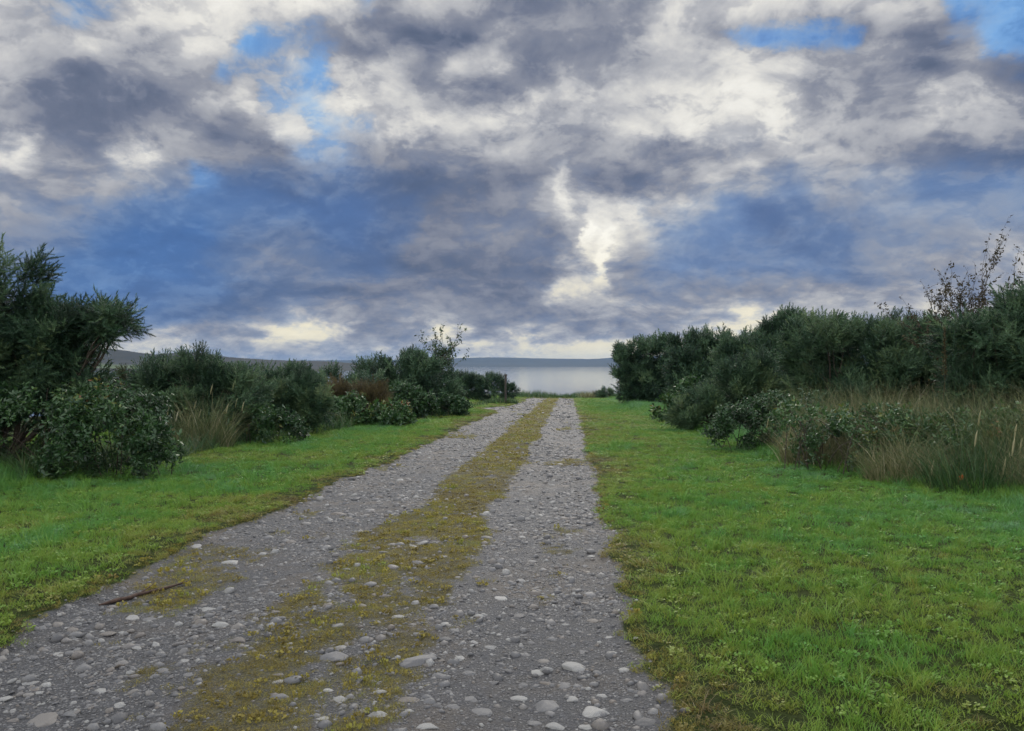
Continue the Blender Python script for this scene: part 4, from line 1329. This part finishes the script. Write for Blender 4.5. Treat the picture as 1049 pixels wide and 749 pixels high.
for i, (px, py, wpx, lb) in enumerate(spots):
    p, d = ground_hit(px, py)
    half = wpx * d / 780.0 * .5
    o = bpy.data.objects.new("stone", stone_mesh[i % 10])
    COL.objects.link(o)
    long_ = 1.6 if lb and lb.startswith("long") else 1.0
    o.scale = (half * rs.uniform(.95, 1.12) * long_, half * rs.uniform(.95, 1.15), half * rs.uniform(.85, 1.15))
    o.location = (p[0], p[1], p[2] + half * rs.uniform(-.2, .0))
    o.rotation_euler = (rs.normal(0, .08), rs.normal(0, .08), .8 if long_ > 1 else rs.uniform(-.5, .5) + (math.pi if rs.random() < .5 else 0))
    shade = 'pale' if lb and ('pale' in lb or 'cream' in lb or 'tan' in lb) else ('grey' if lb and 'grey' in lb else ('brownish' if lb and 'brownish' in lb else ('dark' if lb and 'dark' in lb else None)))
    if shade is None:
        shade = rs.choice(['dark', 'grey', 'brownish', 'pale'], p=[.2, .36, .12, .32])
    o.color = ({'dark': .08, 'grey': .42, 'brownish': .72, 'pale': .93}[shade] + rs.uniform(-.05, .05), 0, 0, 1)
    if lb is None:
        where = "right wheel rut" if p[0] > -.95 else ("left wheel rut" if p[0] < -2.0 else "mossy strip between the ruts")
        far = "close to the camera" if d < 5.2 else ("some way up the track" if d < 12 else "far up the track")
        lb = "%s worn stone in the %s, %s" % (shade, where, far)
    tag(o, lb, "stone", GS)

# ------------------------------------------------------------------ stick, leaf and post
def wood_material(name, a, b):
    m, gg = new_mat(name)
    mp = gg.node('ShaderNodeMapping'); mp.inputs['Scale'].default_value = (30, 30, 4)
    gg.plug(mp.inputs['Vector'], gg.node('ShaderNodeTexCoord').outputs['Object'])
    n = gg.noise(mp.outputs[0], 1.0, 6.0, .65)
    p = principled(gg, gg.ramp(n, [(.3, a), (.7, b)]), .8, .3, bump(gg, n, .006, .8))
    m.node_tree.links.new(p.outputs[0], gg.out.inputs['Surface'])
    return m


p0, _ = ground_hit(103, 622); p1, _ = ground_hit(197, 597)
rk = np.random.default_rng(5)
t_ = np.linspace(0, 1, 12)[:, None]
P = (p1 - p0) * t_ + np.array([[0, 0, .018]]) + rk.normal(0, .006, (12, 3)) * [1, 1, .3]
sb = Bag()
v_, f_ = tube(P, np.array([.006, .014, .016, .015, .016, .014, .013, .012, .011, .009, .007, .004]), 7); sb.add(v_, f_, 0.0)
stick = link("stick", sb.mesh("stick", wood_material("wet_wood", (.020, .012, .009), (.075, .045, .032)), True), None, tuple(p0))
tag(stick, "thin dark brown stick lying on the left rut near the turf edge", "stick")
tb = Bag(); v_, f_ = tube([P[4], P[4] + [.03, .10, .02], P[4] + [.02, .22, .035]], [.006, .005, .002], 5); tb.add(v_, f_, 0.0)
link("twig", tb.mesh("twig", stick.data.materials[0], True), stick)

p, d = ground_hit(518, 413.5)
POST = wood_material("weathered_post", (.018, .016, .014), (.060, .052, .042))
pv_, pf_ = tube([[0, 0, -.2], [.005, 0, .5], [-.005, 0, 1.2], [.01, 0, 1.86]], [.075, .070, .068, .066], 10)
b_ = Bag(); b_.add(pv_, pf_, 0.0)
post = link("post", b_.mesh("post", POST, False), None, tuple(p))
tag(post, "dark weathered wooden post standing in long grass by the end of the track", "post")
pv_, pf_ = tube([[.01, 0, 1.862], [.01, 0, 1.93], [.01, 0, 1.96]], [.105, .105, .05], 10)
b_ = Bag(); b_.add(pv_, pf_, 0.0)
link("cap", b_.mesh("post_cap", POST, False), post)

LEAF_M = leaf_mat("fallen_leaf", [(0, (.30, .06, .012)), (1, (.40, .12, .02))], .5, .4, .2)
p = at(983, 10.75, .17)
lv, lf, lt = leaf(.75, .1, .2)
lo = link("dead_leaf", make_mesh("dead_leaf", lv * .11, lf, LEAF_M, True, tint=lt + .3), None, tuple(p))
lo.rotation_euler = (.9, .3, 2.0)
tag(lo, "single orange red dead leaf caught in the dry grass at the right hedge foot", "leaf")
